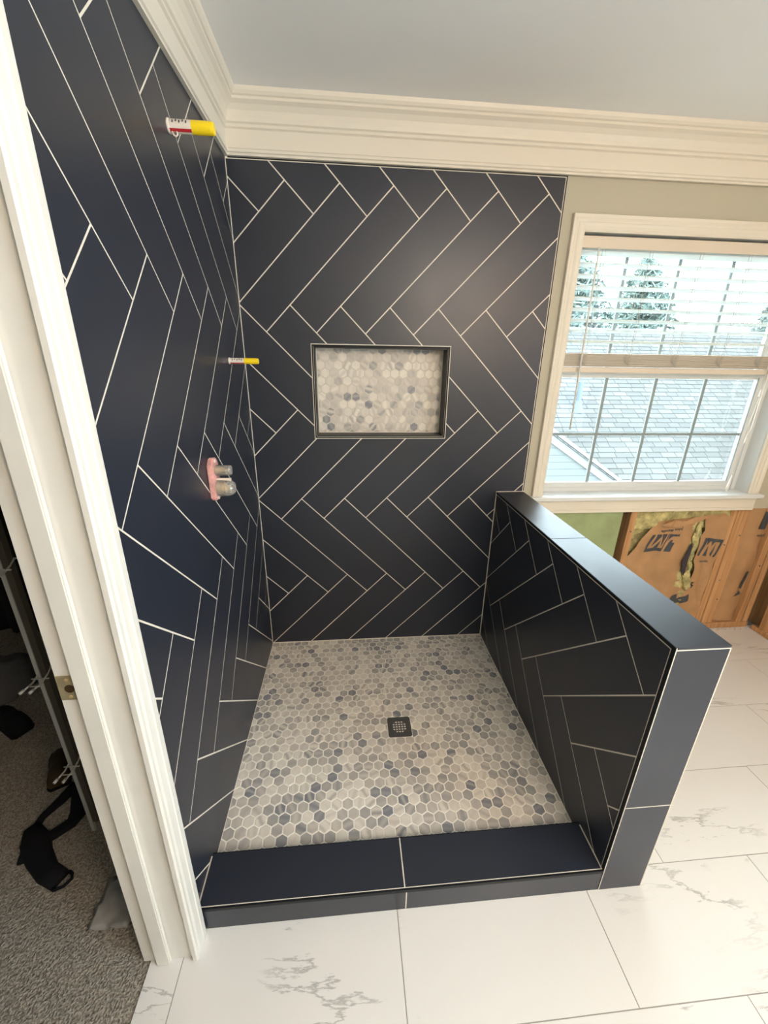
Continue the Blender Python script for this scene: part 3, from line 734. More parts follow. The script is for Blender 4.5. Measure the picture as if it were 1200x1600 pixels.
garment(-0.62, -0.42, 0.42, 1.62, .46, .09, 1.0, 'black coat on a hanger next to the white rack post', M_dkfab)
garment(-1.10, -0.10, 0.30, 1.62, .50, .10, 2.4, 'near-black long garment hanging deep in the closet', mat('charcoal_cloth', (0.012, 0.012, 0.014), .9, .2))
bm = NB(); tube(bm, [(-2.2, -0.078, 1.682), (-.118, -0.078, 1.682)], 0.012, 12)
o = obj('closet_rod', bm, M_wire, None, 'metal closet rod above the hanging clothes', 'rod')
bm = NB(); tube(bm, [(-2.2, -0.398, 1.682), (-.118, -0.398, 1.682)], 0.012, 12)
obj('closet_rod', bm, M_wire, None, 'second metal rod carrying the black coat', 'rod')
# clear plastic film by the jamb
bm = NB(); n1 = 9
G = [[bm.verts.new((-0.335 + .13 * i / n1 + .012 * noise.noise(Vector((i * .9, j, 3))), -1.235 + .15 * j / n1, .002 + .03 * abs(noise.noise(Vector((i * .5, j * .5, 7)))))) for i in range(n1)] for j in range(n1)]
for j in range(n1 - 1):
    for i in range(n1 - 1): bm.faces.new((G[j][i], G[j][i + 1], G[j + 1][i + 1], G[j + 1][i]))
o = obj('plastic_bag', bm, M_bagp, None, 'crumpled pale plastic bag on the carpet beside the door jamb', 'bag', smooth=True)
md = o.modifiers.new('thick', 'SOLIDIFY'); md.thickness = .0015

# ------------------------------------------------------------------ fittings on the tiled wall
def stub(z, y, r, L, label, flap):
    e_ = empty('pipe_stub', (0.0, y, z), label, 'pipe cap', 'capped pipe stubs on the side wall')
    bm = NB(); tube(bm, [(0.0003, 0, 0), (0.004, 0, 0), (0.006, 0, 0), (L * .52, 0, 0)], [r * 1.12, r * 1.12, r, r], 24); obj('sleeve', bm, M_clearlab, e_, smooth=False)
    bm = NB(); tube(bm, [(L * .52, 0, 0), (L * .93, 0, 0), (L * .985, 0, 0), (L, 0, 0)], [r * 1.0, r * 1.0, r * .93, r * .8], 24); obj('cap', bm, M_yellow, e_, label='bright yellow cap')
    bm = NB()
    for k in range(5):
        a0 = math.radians(-62 + 5.5 * k); a1 = a0 + math.radians(5.5)
        v = [bm.verts.new((x, -math.cos(q) * (r + .0006), math.sin(q) * (r + .0006))) for x, q in ((.006, a0), (L * .52, a0), (L * .52, a1), (.006, a1))]; bm.faces.new(v)
    obj('stripe', bm, M_red, e_, label='dark red stripe')
    if flap:
        bm = NB(); tube(bm, [(0.010, -r * .5, -r * .9), (0.014, -r * .5, -r * 1.45), (0.019, -r * .5, -r * 1.6), (0.024, -r * .5, -r * 1.3), (0.022, -r * .5, -r * .9)], 0.0022, 8); obj('pull_tab', bm, M_clearlab, e_, smooth=True)
    bm = NB()
    for k in range(5):
        x = .014 + k * .0085; a0 = math.radians(8 + (k % 2) * 10); a1 = a0 + math.radians(26)
        v = [bm.verts.new((xx, -math.cos(q) * (r + .0006), math.sin(q) * (r + .0006))) for xx, q in ((x, a0), (x + .0035, a0), (x + .0035, a1), (x, a1))]; bm.faces.new(v)
    obj('print_mark', bm, M_ink, e_)
stub(2.169, -0.594, 0.0150, 0.118, 'larger yellow-capped pipe stub high on the side wall under the crown', True)
stub(1.590, -0.263, 0.0112, 0.113, 'thin yellow-capped pipe stub near the wall corner', False)
# shower valve with plastic plaster guard
vy = -0.640
vl = empty('shower_valve', (0, vy, 1.219), 'brass shower valve in a pink and clear plastic guard', 'shower valve')
bm = NB(); out = [(-.034, -.062), (-.020, -.072), (.024, -.072), (.034, -.060), (.034, .046), (.020, .068), (-.012, .072), (-.034, .050)]
f = bm.faces.new([bm.verts.new((0.0003, y, z)) for y, z in out]); rr = bmesh.ops.extrude_face_region(bm, geom=[f])
for g_ in rr['geom']:
    if isinstance(g_, bmesh.types.BMVert): g_.co.x = 0.018
bmesh.ops.bevel(bm, geom=[e_ for e_ in bm.edges], offset=.003, segments=2, affect='EDGES')
obj('guard_plate', bm, M_pink, vl, label='translucent pink plaster guard')
bm = NB(); tube(bm, [(.016, 0, .028), (.040, 0, .028), (.044, 0, .028)], [.0115, .0115, .008], 20); tube(bm, [(.044, 0, .028), (.058, 0, .028)], .006, 12); obj('diverter_stem', bm, M_brass, vl)
bm = NB(); tube(bm, [(.016, 0, .028), (.064, 0, .028), (.068, 0, .028)], [.0175, .0168, .0150], 24); obj('clear_cap', bm, M_clear, vl, smooth=False)
bm = NB(); tube(bm, [(.016, 0, -.033), (.038, 0, -.033), (.0385, 0, -.033), (.046, 0, -.033), (.0465, 0, -.033), (.060, 0, -.033)], [.021, .021, .016, .016, .010, .010], 24); obj('cartridge', bm, M_brass, vl)
bm = NB(); tube(bm, [(.016, 0, -.033), (.050, 0, -.033), (.064, 0, -.033), (.072, 0, -.033)], [.029, .028, .025, .019], 28); obj('clear_cap', bm, M_clear, vl, smooth=False)
bm = NB(); box(bm, .016, .064, -.004, .004, -.009, .001); obj('guard_rib', bm, M_clearlab, vl)
for y_, z_ in ((.0, .060), (-.008, -.064)):
    bm = NB(); tube(bm, [(.016, y_, z_), (.021, y_, z_)], .006, 10); obj('screw', bm, M_clearlab, vl)

# ------------------------------------------------------------------ window
OX0, OX1, OZ0, OZ1 = 1.497, 2.700, 0.930, 2.138
win = empty('window_1', (2.1, 0, 0.93), 'white double-hung window with grilles in the painted back wall', 'window', kind='structure')
cw = 0.060
cpw = [(0.0, -.0), (0.0, .012), (0.006, .015), (.012, .0135), (.020, .013), (.030, .0155), (.034, .0135), (.040, .013), (.048, .017), (.058, .018), (.060, .014), (.060, -.0)]
bm = NB(); R_ = []
for px0, pz0, sx, sz in ((OX0, OZ0, -1, 0), (OX0, OZ1, -1, 1), (OX1, OZ1, 1, 1), (OX1, OZ0, 1, 0)):
    R_.append([bm.verts.new((px0 + sx * a_, 0.0018 - b_, pz0 + sz * a_ * 1.1)) for a_, b_ in cpw])
k = len(cpw)
for i in range(3):
    for j in range(k): bm.faces.new((R_[i][j], R_[i][(j + 1) % k], R_[i + 1][(j + 1) % k], R_[i + 1][j]))
bm.faces.new(R_[0]); bm.faces.new(R_[3][::-1])
put(obj('casing', bm, M_trim), win)
bm = NB(); box(bm, OX0 - .012, OX0, 0.0, 0.13, OZ0 - .02, OZ1 + .012); box(bm, OX1, OX1 + .012, 0.0, 0.13, OZ0 - .02, OZ1 + .012); box(bm, OX0, OX1, 0.0, 0.13, OZ1, OZ1 + .012)
put(obj('jamb_liner', bm, M_vinyl), win)
put(obj('stool', bbox(1.425, 2.775, -0.040, 0.0, 0.908, 0.930, .004, 2), M_vinyl), win)
bm = NB(); box(bm, OX0, OX1, 0.0, 0.085, 0.906, 0.930); put(obj('inner_sill', bm, M_vinyl), win)
bm = NB(); box(bm, 1.442, 2.758, -0.014, 0.0018, 0.850, 0.9078); box(bm, 1.448, 2.752, -0.020, 0.0018, 0.834, 0.850); box(bm, 1.442, 2.758, -0.018, 0.0018, 0.897, 0.9079)
put(obj('apron', bm, M_trim), win)
# vinyl frame
bm = NB(); box(bm, OX0, OX0 + .010, .078, .128, OZ0, OZ1); box(bm, 2.662, OX1, .078, .128, OZ0, OZ1); box(bm, OX0 + .01, 2.662, .078, .128, OZ1 - .03, OZ1); box(bm, OX0 + .01, 2.662, .075, .128, OZ0 - .004, OZ0 + .022)
box(bm, 2.668, 2.676, .070, .078, OZ0, OZ1)
put(obj('window_frame', bm, M_vinyl), win)
def sash(name, y0, y1, x0, x1, z0, z1_, zs, xs, g_left, g_right, bot, top_):
    bm = NB(); box(bm, x0, x0 + g_left, y0, y1, z0, z1_); box(bm, x1 - g_right, x1, y0, y1, z0, z1_); box(bm, x0 + g_left, x1 - g_right, y0, y1, z0, z0 + bot); box(bm, x0 + g_left, x1 - g_right, y0, y1, z1_ - top_, z1_)
    s_ = put(obj(name, bm, M_vinyl), win)
    ym = (y0 + y1) / 2
    gx = [x0 + g_left] + xs + [x1 - g_right]; gz = [z0 + bot] + zs + [z1_ - top_]
    def sub(o): o.parent = s_; return o
    for x in xs:
        bm = NB(); box(bm, x - .0075, x + .0075, ym - .004, ym + .004, z0 + bot, z1_ - top_); sub(obj('muntin', bm, M_muntin))
    for z in zs:
        bm = NB(); box(bm, x0 + g_left, x1 - g_right, ym - .0035, ym + .0035, z - .0075, z + .0075); sub(obj('muntin', bm, M_muntin))
    for i in range(len(gx) - 1):
        for j in range(len(gz) - 1):
            bm = NB(); box(bm, gx[i], gx[i + 1], ym - .0015, ym + .0015, gz[j], gz[j + 1]); sub(obj('pane', bm, M_glass))
    return s_
sash('lower_sash', .080, .100, OX0 + .010, 2.662, OZ0 + .022, 1.575, [1.247], [1.792, 2.065, 2.343], .026, .030, .028, .040)
sash('upper_sash', .104, .124, OX0 + .010, 2.662, 1.545, OZ1 - .03, [1.80], [1.792, 2.065, 2.343], .026, .030, .030, .030)
bm = NB(); box(bm, 2.630, 2.6345, .076, .0795, OZ0 + .05, 1.545); put(obj('gasket', bm, M_muntin), win)
# second window in the side wall, unseen and added to let daylight in
w2 = empty('window_added', (RX, -2.70, .85), 'unseen window opening added in the side wall for daylight', 'window', kind='structure')
bm = NB()
for r in ((-3.45, -3.41, .85, 2.25), (-1.99, -1.95, .85, 2.25), (-3.41, -1.99, .85, .89), (-3.41, -1.99, 2.21, 2.25), (-3.41, -1.99, 1.53, 1.57)): box(bm, RX + .03, RX + .08, r[0], r[1], r[2], r[3])
put(obj('window_frame', bm, M_vinyl), w2)
bm = NB(); box(bm, RX + .05, RX + .053, -3.41, -1.99, .89, 2.21); put(obj('pane', bm, M_glass), w2)

# blind ------------------------------------------------------------------
bl = empty('window_blind', (2.1, .045, 2.1), 'white slatted blind raised halfway over the window', 'blind')
BX0, BX1 = 1.503, 2.655
put(obj('headrail', bbox(BX0, BX1, .018, .068, 2.092, 2.128, .002), M_blindb), bl)
put(obj('valance', bbox(BX0 - .002, BX1 + .010, .004, .012, 2.082, 2.129, .002), M_blindb), bl)
bm = NB()
def slat_bm(z, tilt=0.0, arch=.002):
    bm = NB(); k = 5; top = []; bot = []
    for i in range(k):
        t_ = i / (k - 1); y = .020 + .050 * t_; zz = z + arch * math.sin(math.pi * t_) + tilt * (t_ - .5)
        top.append((y, zz + .0013)); bot.append((y, zz - .0013))
    pr = top + bot[::-1]
    A_ = [bm.verts.new((BX0, y, zz)) for y, zz in pr]; B_ = [bm.verts.new((BX1, y, zz)) for y, zz in pr]
    n_ = len(pr)
    for i in range(n_): bm.faces.new((A_[i], A_[(i + 1) % n_], B_[(i + 1) % n_], B_[i]))
    bm.faces.new(A_); bm.faces.new(B_[::-1]); return bm
for i in range(9):
    put(obj('slat', slat_bm(2.072 - i * .0462, -.0075), M_blind), bl)
for i in range(13):
    rr_ = random.Random(i)
    put(obj('slat', slat_bm(1.5900 + i * .0048, rr_.uniform(-.0006, .0006), .0022), M_blindb), bl)
put(obj('bottom_rail', bbox(BX0, BX1, .020, .070, 1.560, 1.5865, .003), M_blindb), bl)
for x in (1.612, 1.84, 2.086, 2.328, 2.54):
    bm = NB()
    for y in (.0175, .0725):
        tube(bm, [(x - .004, y, 2.09), (x, y, 1.85), (x + .002, y, 1.60)], .0009, 6)
        tube(bm, [(x + .011, y, 2.09), (x + .009, y, 1.85), (x + .010, y, 1.60)], .0006, 6)
    for i in range(6):      # slack loops of ladder string in front of the stack
        q = [(x + .014 * math.cos(t_) + .004 * (i - 3), .0165, 1.628 + .018 * math.sin(t_) - .003 * i) for t_ in [k * .6 for k in range(2 + i % 3, 9)]]
        tube(bm, q, .0008, 5)
    put(obj('ladder_string', bm, M_cord), bl)
bm = NB(); tube(bm, [(1.579, -.002, 2.085), (1.581, -.001, 2.05), (1.593, .004, 1.285)], .0042, 8); put(obj('tilt_wand', bm, M_cordw, smooth=True), bl)
bm = NB()
tube(bm, [(2.600, .012, 2.09), (2.605, .012, 1.60), (2.607, .011, 1.50), (2.598, .012, 1.40), (2.592, .012, 1.32), (2.602, .012, 1.262), (2.614, .012, 1.30), (2.612, .012, 1.40), (2.612, .012, 1.52), (2.606, .012, 1.62)], .0022, 7)
tube(bm, [(2.596, .010, 2.08), (2.590, .010, 1.60), (2.598, .010, 1.49)], .0018, 7)
tube(bm, [(2.602, .012, 1.262), (2.604, .012, 1.24)], .003, 7); tube(bm, [(2.604, .012, 1.242), (2.604, .012, 1.208)], [.0045, .007], 8); tube(bm, [(2.598, .010, 1.49), (2.598, .010, 1.455)], [.0045, .007], 8)
put(obj('pull_cord', bm, M_cordw, smooth=True), bl)
bm = NB(); tube(bm, [(2.600, .020, 1.03), (2.588, .015, .965), (2.580, .010, .936)], [.003, .006, .006], 8)
obj('cord_tassel', bm, M_cordw, None, 'small white cord tassel dangling onto the window stool', 'cord', smooth=True)

# ------------------------------------------------------------------ stripped wall under the window
def stud(name, x0, x1, y0, y1, z0, z1_, label, parent):
    return obj(name, bbox(x0, x1, y0, y1, z0, z1_, .0025), M_wood, parent, label=label)
bm = NB(); box(bm, WT + .0005, 1.990, 0.0015, 0.014, 0.0005, 0.8335); obj('green_board', bm, M_green, wall_back, label='green moisture-resistant board')
stud('stud', 2.052, 2.090, .015, .104, .041, .834, None, wall_back)
stud('stud', 2.668, 2.706, .015, .104, .041, .834, None, wall_back)
stud('stud', 2.709, 2.747, .013, .104, .041, .834, None, wall_back)
stud('stud', 2.750, 2.788, .016, .104, .041, .834, None, wall_back)
stud('stud', 2.955, 2.993, .015, .104, .041, .834, None, wall_back)
stud('stud', 3.005, 3.043, .018, .104, .041, .834, None, wall_back)
stud('stud', 1.40, 1.438, .016, .104, .041, .834, None, wall_back)
stud('bottom_plate', 1.395, 3.045, .013, .104, .0, .040, None, wall_back)
stud('bottom_plate', RX + .004, RX + .084, -1.0, -.004, .0, .030, None, wall_right)
for y in (-.045, -.42, -.82): stud('stud', RX + .008, RX + .084, y - .038, y, .031, .834, None, wall_right)
def sheet(name, poly, cell, yfun, m, parent, label=None, thick=.0015, smooth=True, cat=None):
    bm = NB(); bm.faces.new([bm.verts.new((x, 0, z)) for x, z in poly])
    xs = [q[0] for q in poly]; zs = [q[1] for q in poly]
    x = min(xs)
    while x < max(xs): bmesh.ops.bisect_plane(bm, geom=bm.verts[:] + bm.edges[:] + bm.faces[:], plane_co=(x, 0, 0), plane_no=(1, 0, 0)); x += cell
    z = min(zs)
    while z < max(zs): bmesh.ops.bisect_plane(bm, geom=bm.verts[:] + bm.edges[:] + bm.faces[:], plane_co=(0, 0, z), plane_no=(0, 0, 1)); z += cell
    for v in bm.verts: v.co.y = yfun(v.co.x, v.co.z)
    o = obj(name, bm, m, parent, label=label, cat=cat, smooth=smooth)
    return o
def wr(s, amp=.010, f=9.0):
    return lambda x, z: s + amp * noise.noise(Vector((x * f, z * f * .7, s * 50))) + amp * .5 * noise.noise(Vector((x * f * 2.4 + z * 8, z * f, 4.0))) - amp * .35 * abs(noise.noise(Vector((x * 22, z * 7, 9.0))))
fib = sheet('insulation', [(2.090, .04), (2.668, .04), (2.668, .834), (2.090, .834)], .014, lambda x, z: .052 + .016 * noise.noise(Vector((x * 22, z * 22, 1))) + .010 * noise.noise(Vector((x * 60, z * 60, 2))) - (.030 if z > .70 or (2.45 < x < 2.53) else 0), M_fibre, wall_back, 'yellow glass wool')
y1f = wr(.019, .016); y2f = wr(.012, .016); y3f = wr(.022, .017)
p1 = [(2.097, .05), (2.42, .05), (2.455, .20), (2.430, .32), (2.447, .42), (2.468, .50), (2.452, .56), (2.470, .66), (2.462, .74), (2.475, .785), (2.36, .775), (2.26, .765), (2.215, .755), (2.185, .71), (2.15, .66), (2.115, .57), (2.092, .54), (2.092, .30)]
pa1 = sheet('facing_paper', p1, .012, y1f, M_kraft, wall_back, 'brown kraft facing paper')
p2 = [(2.500, .795), (2.665, .79), (2.668, .60), (2.665, .42), (2.60, .36), (2.548, .345), (2.545, .44), (2.520, .50), (2.520, .60), (2.515, .66), (2.530, .70), (2.515, .76)]
pa2 = sheet('facing_paper', p2, .012, y2f, M_kraft, wall_back)
p3 = [(2.42, .05), (2.668, .05), (2.668, .42), (2.60, .39), (2.56, .33), (2.53, .29), (2.50, .335), (2.475, .37), (2.44, .40), (2.425, .30)]
pa3 = sheet('facing_paper', p3, .012, y3f, M_kraft, wall_back)
p0 = [(2.095, .805), (2.64, .812), (2.665, .79), (2.60, .785), (2.50, .79), (2.44, .77), (2.40, .757), (2.33, .772), (2.27, .752), (2.30, .785), (2.20, .79)]
sheet('paper_flap', [(2.24, .742), (2.30, .775), (2.38, .765), (2.43, .790), (2.52, .800), (2.62, .806), (2.640, .792), (2.50, .780), (2.46, .765), (2.40, .742), (2.33, .725)], .010, wr(.000, .016, 14), M_kraft, wall_back)
sheet('facing_paper', [(2.790, .05), (2.953, .05), (2.953, .834), (2.790, .834)], .012, lambda x, z: .040 - .02 * math.sin((x - 2.79) / .163 * math.pi) + .012 * noise.noise(Vector((x * 16, z * 9, 6))), M_kraft, wall_back)
# torn tuft of wool between the sheets
bm = NB()
for q in (((2.466, .62), (2.478, .60), (2.474, .50), (2.482, .40), (2.455, .43), (2.440, .50), (2.456, .58)), ((2.545, .345), (2.562, .335), (2.548, .315), (2.530, .325))):
    f = bm.faces.new([bm.verts.new((x, .0035, z)) for x, z in q]); rr = bmesh.ops.extrude_face_region(bm, geom=[f])
    for g_ in rr['geom']:
        if isinstance(g_, bmesh.types.BMVert): g_.co.y += .004
obj('torn_print', bm, mat('torn_print_dark', (0.055, 0.045, 0.055), .8, .2), wall_back, label='dark torn strip of printed paper')
bm = NB()
pts = [(2.480, .770), (2.487, .72), (2.482, .66), (2.495, .60), (2.490, .53), (2.500, .46), (2.497, .40), (2.515, .345), (2.530, .31)]
rad = [.008, .014, .018, .013, .009, .014, .018, .024, .012]
tube(bm, [(x, .012, z) for x, z in pts], rad, 12)
bmesh.ops.subdivide_edges(bm, edges=bm.edges[:], cuts=3, use_grid_fill=True)
for v in bm.verts: v.co += Vector((noise.noise(v.co * 45), noise.noise(v.co * 45 + Vector((5, 0, 0))) * .5, noise.noise(v.co * 45 + Vector((0, 9, 0))))) * .014
obj('wool_tuft', bm, M_fibre, wall_back, smooth=True)
for x, z in ((2.690, .60), (2.735, .36), (2.766, .22), (2.768, .66), (2.975, .45), (2.072, .70)):
    bm = NB(); tube(bm, [(x, .0115, z), (x, .018, z)], .0042, 8); obj('nail', bm, M_metal, wall_back)
# printed marks: blocks of dark ink with paper-coloured letter strokes left out, following the paper
def ink(polys, ox, oz, sx, sz, rot, yf, parent, name='print_mark'):
    bm = NB(); c_, s_ = math.cos(rot), math.sin(rot)
    for poly in polys:
        f = bm.faces.new([bm.verts.new((x, 0, z)) for x, z in poly])
    for ax in (0, 1):
        for k in range(1, 12):
            co = (k / 12 * 1.0, 0, 0) if ax == 0 else (0, 0, k / 12 * .7)
            bmesh.ops.bisect_plane(bm, geom=bm.verts[:] + bm.edges[:] + bm.faces[:], plane_co=co, plane_no=(1, 0, 0) if ax == 0 else (0, 0, 1))
    for v in bm.verts:
        x, z = v.co.x * sx, v.co.z * sz; X = ox + x * c_ - z * s_; Z = oz + x * s_ + z * c_
        v.co = (X, yf(X, Z) - .0014, Z)
    return obj(name, bm, M_ink, parent)
# logo drawn upside down as on the batt: the dark panel minus M and J strokes, in a unit frame 1.0 x 0.5 (slanted)
def sl(x, z): return (x + z * .30 - .0, z)
Mpan = [ [sl(.0, 0), sl(.56, 0), sl(.56, .10), sl(.0, .10)],                      # bottom bar under the letter
         [sl(.0, .10), sl(.07, .10), sl(.11, .50), sl(.0, .50)],                    # edge block
         [sl(.17, .10), sl(.20, .50), sl(.36, .50)] [:0] or [sl(.20, .14), sl(.36, .44), sl(.33, .50), sl(.17, .50)],
         [sl(.30, .10), sl(.44, .10), sl(.385, .34)],
         [sl(.50, .14), sl(.53, .50), sl(.37, .50), sl(.42, .40)] ,
         [sl(.56, .0), sl(.60, .0), sl(.60, .50), sl(.57, .50)] ]
Jpan = [ [sl(.68, .0), sl(.88, .0), sl(.88, .26), sl(.80, .26), sl(.80, .33), sl(.74, .33), sl(.68, .26)],
         [sl(.66, .36), sl(.74, .44), sl(.92, .44), sl(.92, .50), sl(.62, .50), sl(.62, .30)] ]
ink(Mpan + Jpan, 2.185, .565, .185, .225, .0, y1f, pa1)
ink([[sl(.0, 0), sl(.62, .0), sl(.62, .50), sl(.34, .50), sl(.0, .1)][:5]], 2.405, .16, .14, .16, .3, y1f, pa1)
Mup = [ [(.0, .5), (1.0 * .62, .5), (.62, .42), (.0, .42)], [(.54, .42), (.62, .42), (.62, .0), (.56, .0)], [(.0, .42), (.10, .42), (.07, .0), (.0, .0)],
        [(.17, .02), (.22, .30), (.34, .0)], [(.36, .42), (.27, .42), (.32, .30)], [(.42, .06), (.40, .40), (.50, .0)], [(.24, .42), (.12, .42), (.14, .30)] ]
ink(Mup, 2.530, .535, .19, .24, -.12, y2f, pa2)
ink([[(0, 0), (.8, .1), (.9, .45), (0, .42)]], 2.500, .175, .10, .14, .35, y3f, pa3)
ink([[(0, 0), (.25, -.05), (.3, .5), (.1, .5)], [(-.1, -.3), (.4, -.2), (.15, -.1)]], 2.890, .30, .10, .22, -.15, lambda x, z: .034 - .02 * math.sin((x - 2.79) / .163 * math.pi) + .012 * noise.noise(Vector((x * 16, z * 9, 6))), wall_back)
ink([[(0, 0), (.8, .0), (.8, .5), (0.1, .5)]], 2.870, .70, .08, .22, -.1, lambda x, z: .034 - .02 * math.sin((x - 2.79) / .163 * math.pi) + .012 * noise.noise(Vector((x * 16, z * 9, 6))), wall_back)
def words_on(body, x, y, z, size, rot, parent):
    cu = bpy.data.curves.new('lettering', 'FONT'); cu.body = body; cu.size = size; cu.extrude = .0002; cu.offset = size * .02
    cu.materials.append(M_ink); o = bpy.data.objects.new('lettering', cu); o.matrix_world = Matrix.Translation((x, y, z)) @ Matrix.Rotation(rot, 4, 'Y') @ Matrix.Rotation(math.radians(90), 4, 'X')
    link(o, parent); return o
words_on('Johns Manville', 2.378, .001, .722, .0225, math.radians(180 - 6), wall_back)
words_on('nsville', 2.540, -.006, .500, .022, math.radians(3), wall_back)
words_on('Johns', 2.925, .010, .665, .022, math.radians(176), wall_back)
# crumbs of plaster along the plates
DR = random.Random(5)
bm = NB()
for k in range(70):
    if k < 40: x, y, z = DR.uniform(2.72, 3.04), DR.uniform(-.006, .012), .0405 if DR.random() < .0 else .001
    else: x, y, z = DR.uniform(RX + .01, RX + .08), DR.uniform(-.25, -.06), .0305
    if k < 40: y = DR.uniform(-.012, .010)
    r_ = DR.uniform(.002, .007); m_ = Matrix.Translation((x, y, z + r_ * .3)) @ Matrix.Rotation(DR.uniform(0, 3), 4, 'Z') @ Matrix.Diagonal((1, .7, .5, 1))
    bmesh.ops.create_icosphere(bm, subdivisions=1, radius=r_, matrix=m_)
obj('plaster_crumbs', bm, M_dust, None, 'pale plaster crumbs scattered along the bare wooden plates', 'debris', kind='stuff')

# ------------------------------------------------------------------ outside
bm = NB(); box(bm, -25, 45, 0.6, 60, -3.3, -3.2)
obj('ground', bm, M_ground, None, 'pale lawn beyond the neighbouring roof', 'ground', kind='structure')
SR = random.Random(21)
P0 = Vector((2.2, 4.30, -0.92)); sl_ = math.atan(0.77)
PRf = Plane(P0, (1, 0, 0), (0, math.cos(sl_), math.sin(sl_)), (0, -math.sin(sl_), math.cos(sl_)))
RL = 5.45; RWd = 12.0
roof = empty('neighbor_roof', P0, 'grey shingled roof of the neighbouring house outside the window', 'roof')
bm = NB()
v = [bm.verts.new(PRf.P(a_, b_, d_)) for a_, b_, d_ in ((0, 0, 0), (RWd, 0, 0), (RWd, RL, 0), (0, RL, 0), (0, 0, -.12), (RWd, 0, -.12), (RWd, RL, -.12), (0, RL, -.12))]
for q in ((0, 1, 2, 3), (7, 6, 5, 4), (0, 4, 5, 1), (1, 5, 6, 2), (2, 6, 7, 3), (3, 7, 4, 0)): bm.faces.new([v[i] for i in q])
put(obj('roof_deck', bm, M_shingleb), roof)
rp = PRf.P(0, RL); 
bm = NB(); 
vv = [rp + Vector((0, 0, .03)), rp + Vector((RWd, 0, .03)), rp + Vector((RWd, 3.2, -2.4)), rp + Vector((0, 3.2, -2.4))]
f = bm.faces.new([bm.verts.new(x) for x in vv]); rr = bmesh.ops.extrude_face_region(bm, geom=[f])
for g_ in rr['geom']:
    if isinstance(g_, bmesh.types.BMVert): g_.co.z -= .1
put(obj('far_slope', bm, M_shingleb), roof)
bm = NB(); tube(bm, [rp + Vector((0, 0, .02)), rp + Vector((RWd, 0, .02))], .07, 8); put(obj('ridge_cap', bm, M_pipe), roof)
ex = .135; tw = .305
def tab(bm, x, row, wd, tone, cl, pl=PRf, loc=None):
    g_ = .009; b0 = row * ex; o_ = loc if loc is not None else (0, 0)
    c8 = [(x + g_ / 2, b0 + .004, .018), (x + wd - g_ / 2, b0 + .004, .018), (x + wd - g_ / 2, b0 + ex + .02, .004), (x + g_ / 2, b0 + ex + .02, .004)]
    T_ = [bm.verts.new(pl.P(*q)) for q in c8]; B_ = [bm.verts.new(pl.P(q[0], q[1], 0)) for q in c8]
    fs = [bm.faces.new(T_), bm.faces.new((B_[0], B_[1], T_[1], T_[0])), bm.faces.new((B_[1], B_[2], T_[2], T_[1])), bm.faces.new((B_[3], B_[0], T_[0], T_[3]))]
    for f in fs:
        for lp in f.loops: lp[cl] = (tone, 0, 0, 1)
tabs = []
for row in range(int(RL / ex)):
    x = -SR.uniform(0, tw)
    while x < RWd:
        wd = tw * SR.choice((1, 1, 1, .8, 1.15)); tabs.append((max(0, x), row, min(wd, RWd - x), SR.uniform(0, 1) ** 1.3)); x += wd
def tkey(t_):
    c_ = PRf.P(t_[0] + t_[2] / 2, t_[1] * ex, 0); k = 0.08 / 1 ; s_ = (0.08 - CAM.y) / (c_.y - CAM.y); xw = CAM.x + (c_.x - CAM.x) * s_; zw = CAM.z + (c_.z - CAM.z) * s_
    vis = (1.50 < xw < 2.45) and (.95 < zw < 1.56)
    return (0 if vis else 1, (c_ - CAM).length)
tabs.sort(key=tkey)
bmr = NB(); clr = bmr.loops.layers.float_color.new('tone')
PZ = Plane((0, 0, 0), PRf.u, PRf.v, PRf.n)
cache = {}
for n_, t_ in enumerate(tabs):
    if n_ < 300:
        key = (round(t_[2], 3), int(t_[3] * 8))
        if key not in cache:
            bm = NB(); cl = bm.loops.layers.float_color.new('tone'); tab(bm, 0, 0, t_[2], (key[1] + .5) / 8, cl, PZ)
            me = bpy.data.meshes.new('shingle'); bm.to_mesh(me); bm.free(); me.materials.append(M_shingle); cache[key] = me
        o = bpy.data.objects.new('shingle', cache[key]); o.location = PRf.u * t_[0] + PRf.v * (t_[1] * ex); link(o, roof)
    else: tab(bmr, t_[0], t_[1], t_[2], t_[3], clr)
put(obj('shingle_remainder', bmr, M_shingle, kind='stuff'), roof)
# neighbour gable with white rake boards
gb = empty('neighbor_gable', (3.6, 4.5, -3.2), 'pale sided gable with white sloping rake board outside the window', 'gable')
GY = 4.40
def rz_(x): return 0.50 - (x - 3.87) * .64
bm = NB(); pg = [(1.6, -3.2), (6.6, -3.2), (6.6, rz_(6.6)), (2.6, rz_(2.6)), (1.6, rz_(3.6))]
f = bm.faces.new([bm.verts.new((x, GY + .05, z)) for x, z in pg]); rr = bmesh.ops.extrude_face_region(bm, geom=[f])
for g_ in rr['geom']:
    if isinstance(g_, bmesh.types.BMVert): g_.co.y += .1
put(obj('gable_wall', bm, M_siding), gb)
PGa = Plane((0, GY + .05, 0), (1, 0, 0), (0, 0, 1), (0, -1, 0))
z = -1.9
while z < 1.0:
    poly = cliprect([(1.6, z), (6.6, z), (6.6, z + .118), (1.6, z + .118)], 1.6, 6.6, -3, 2)
    poly = clip(poly, .64, 1.0, 0.50 + 3.87 * .64); 
    if len(poly) > 2:
        poly = clip(poly, -.64, 1.0, rz_(2.6) - .64 * 2.6)
    if len(poly) > 2 and abs(area(poly)) > .001:
        bm = plate(PGa, poly, .012 if int(z * 100) % 2 else .014, .012); put(obj('siding_plank', bm, M_siding), gb)
    z += .122
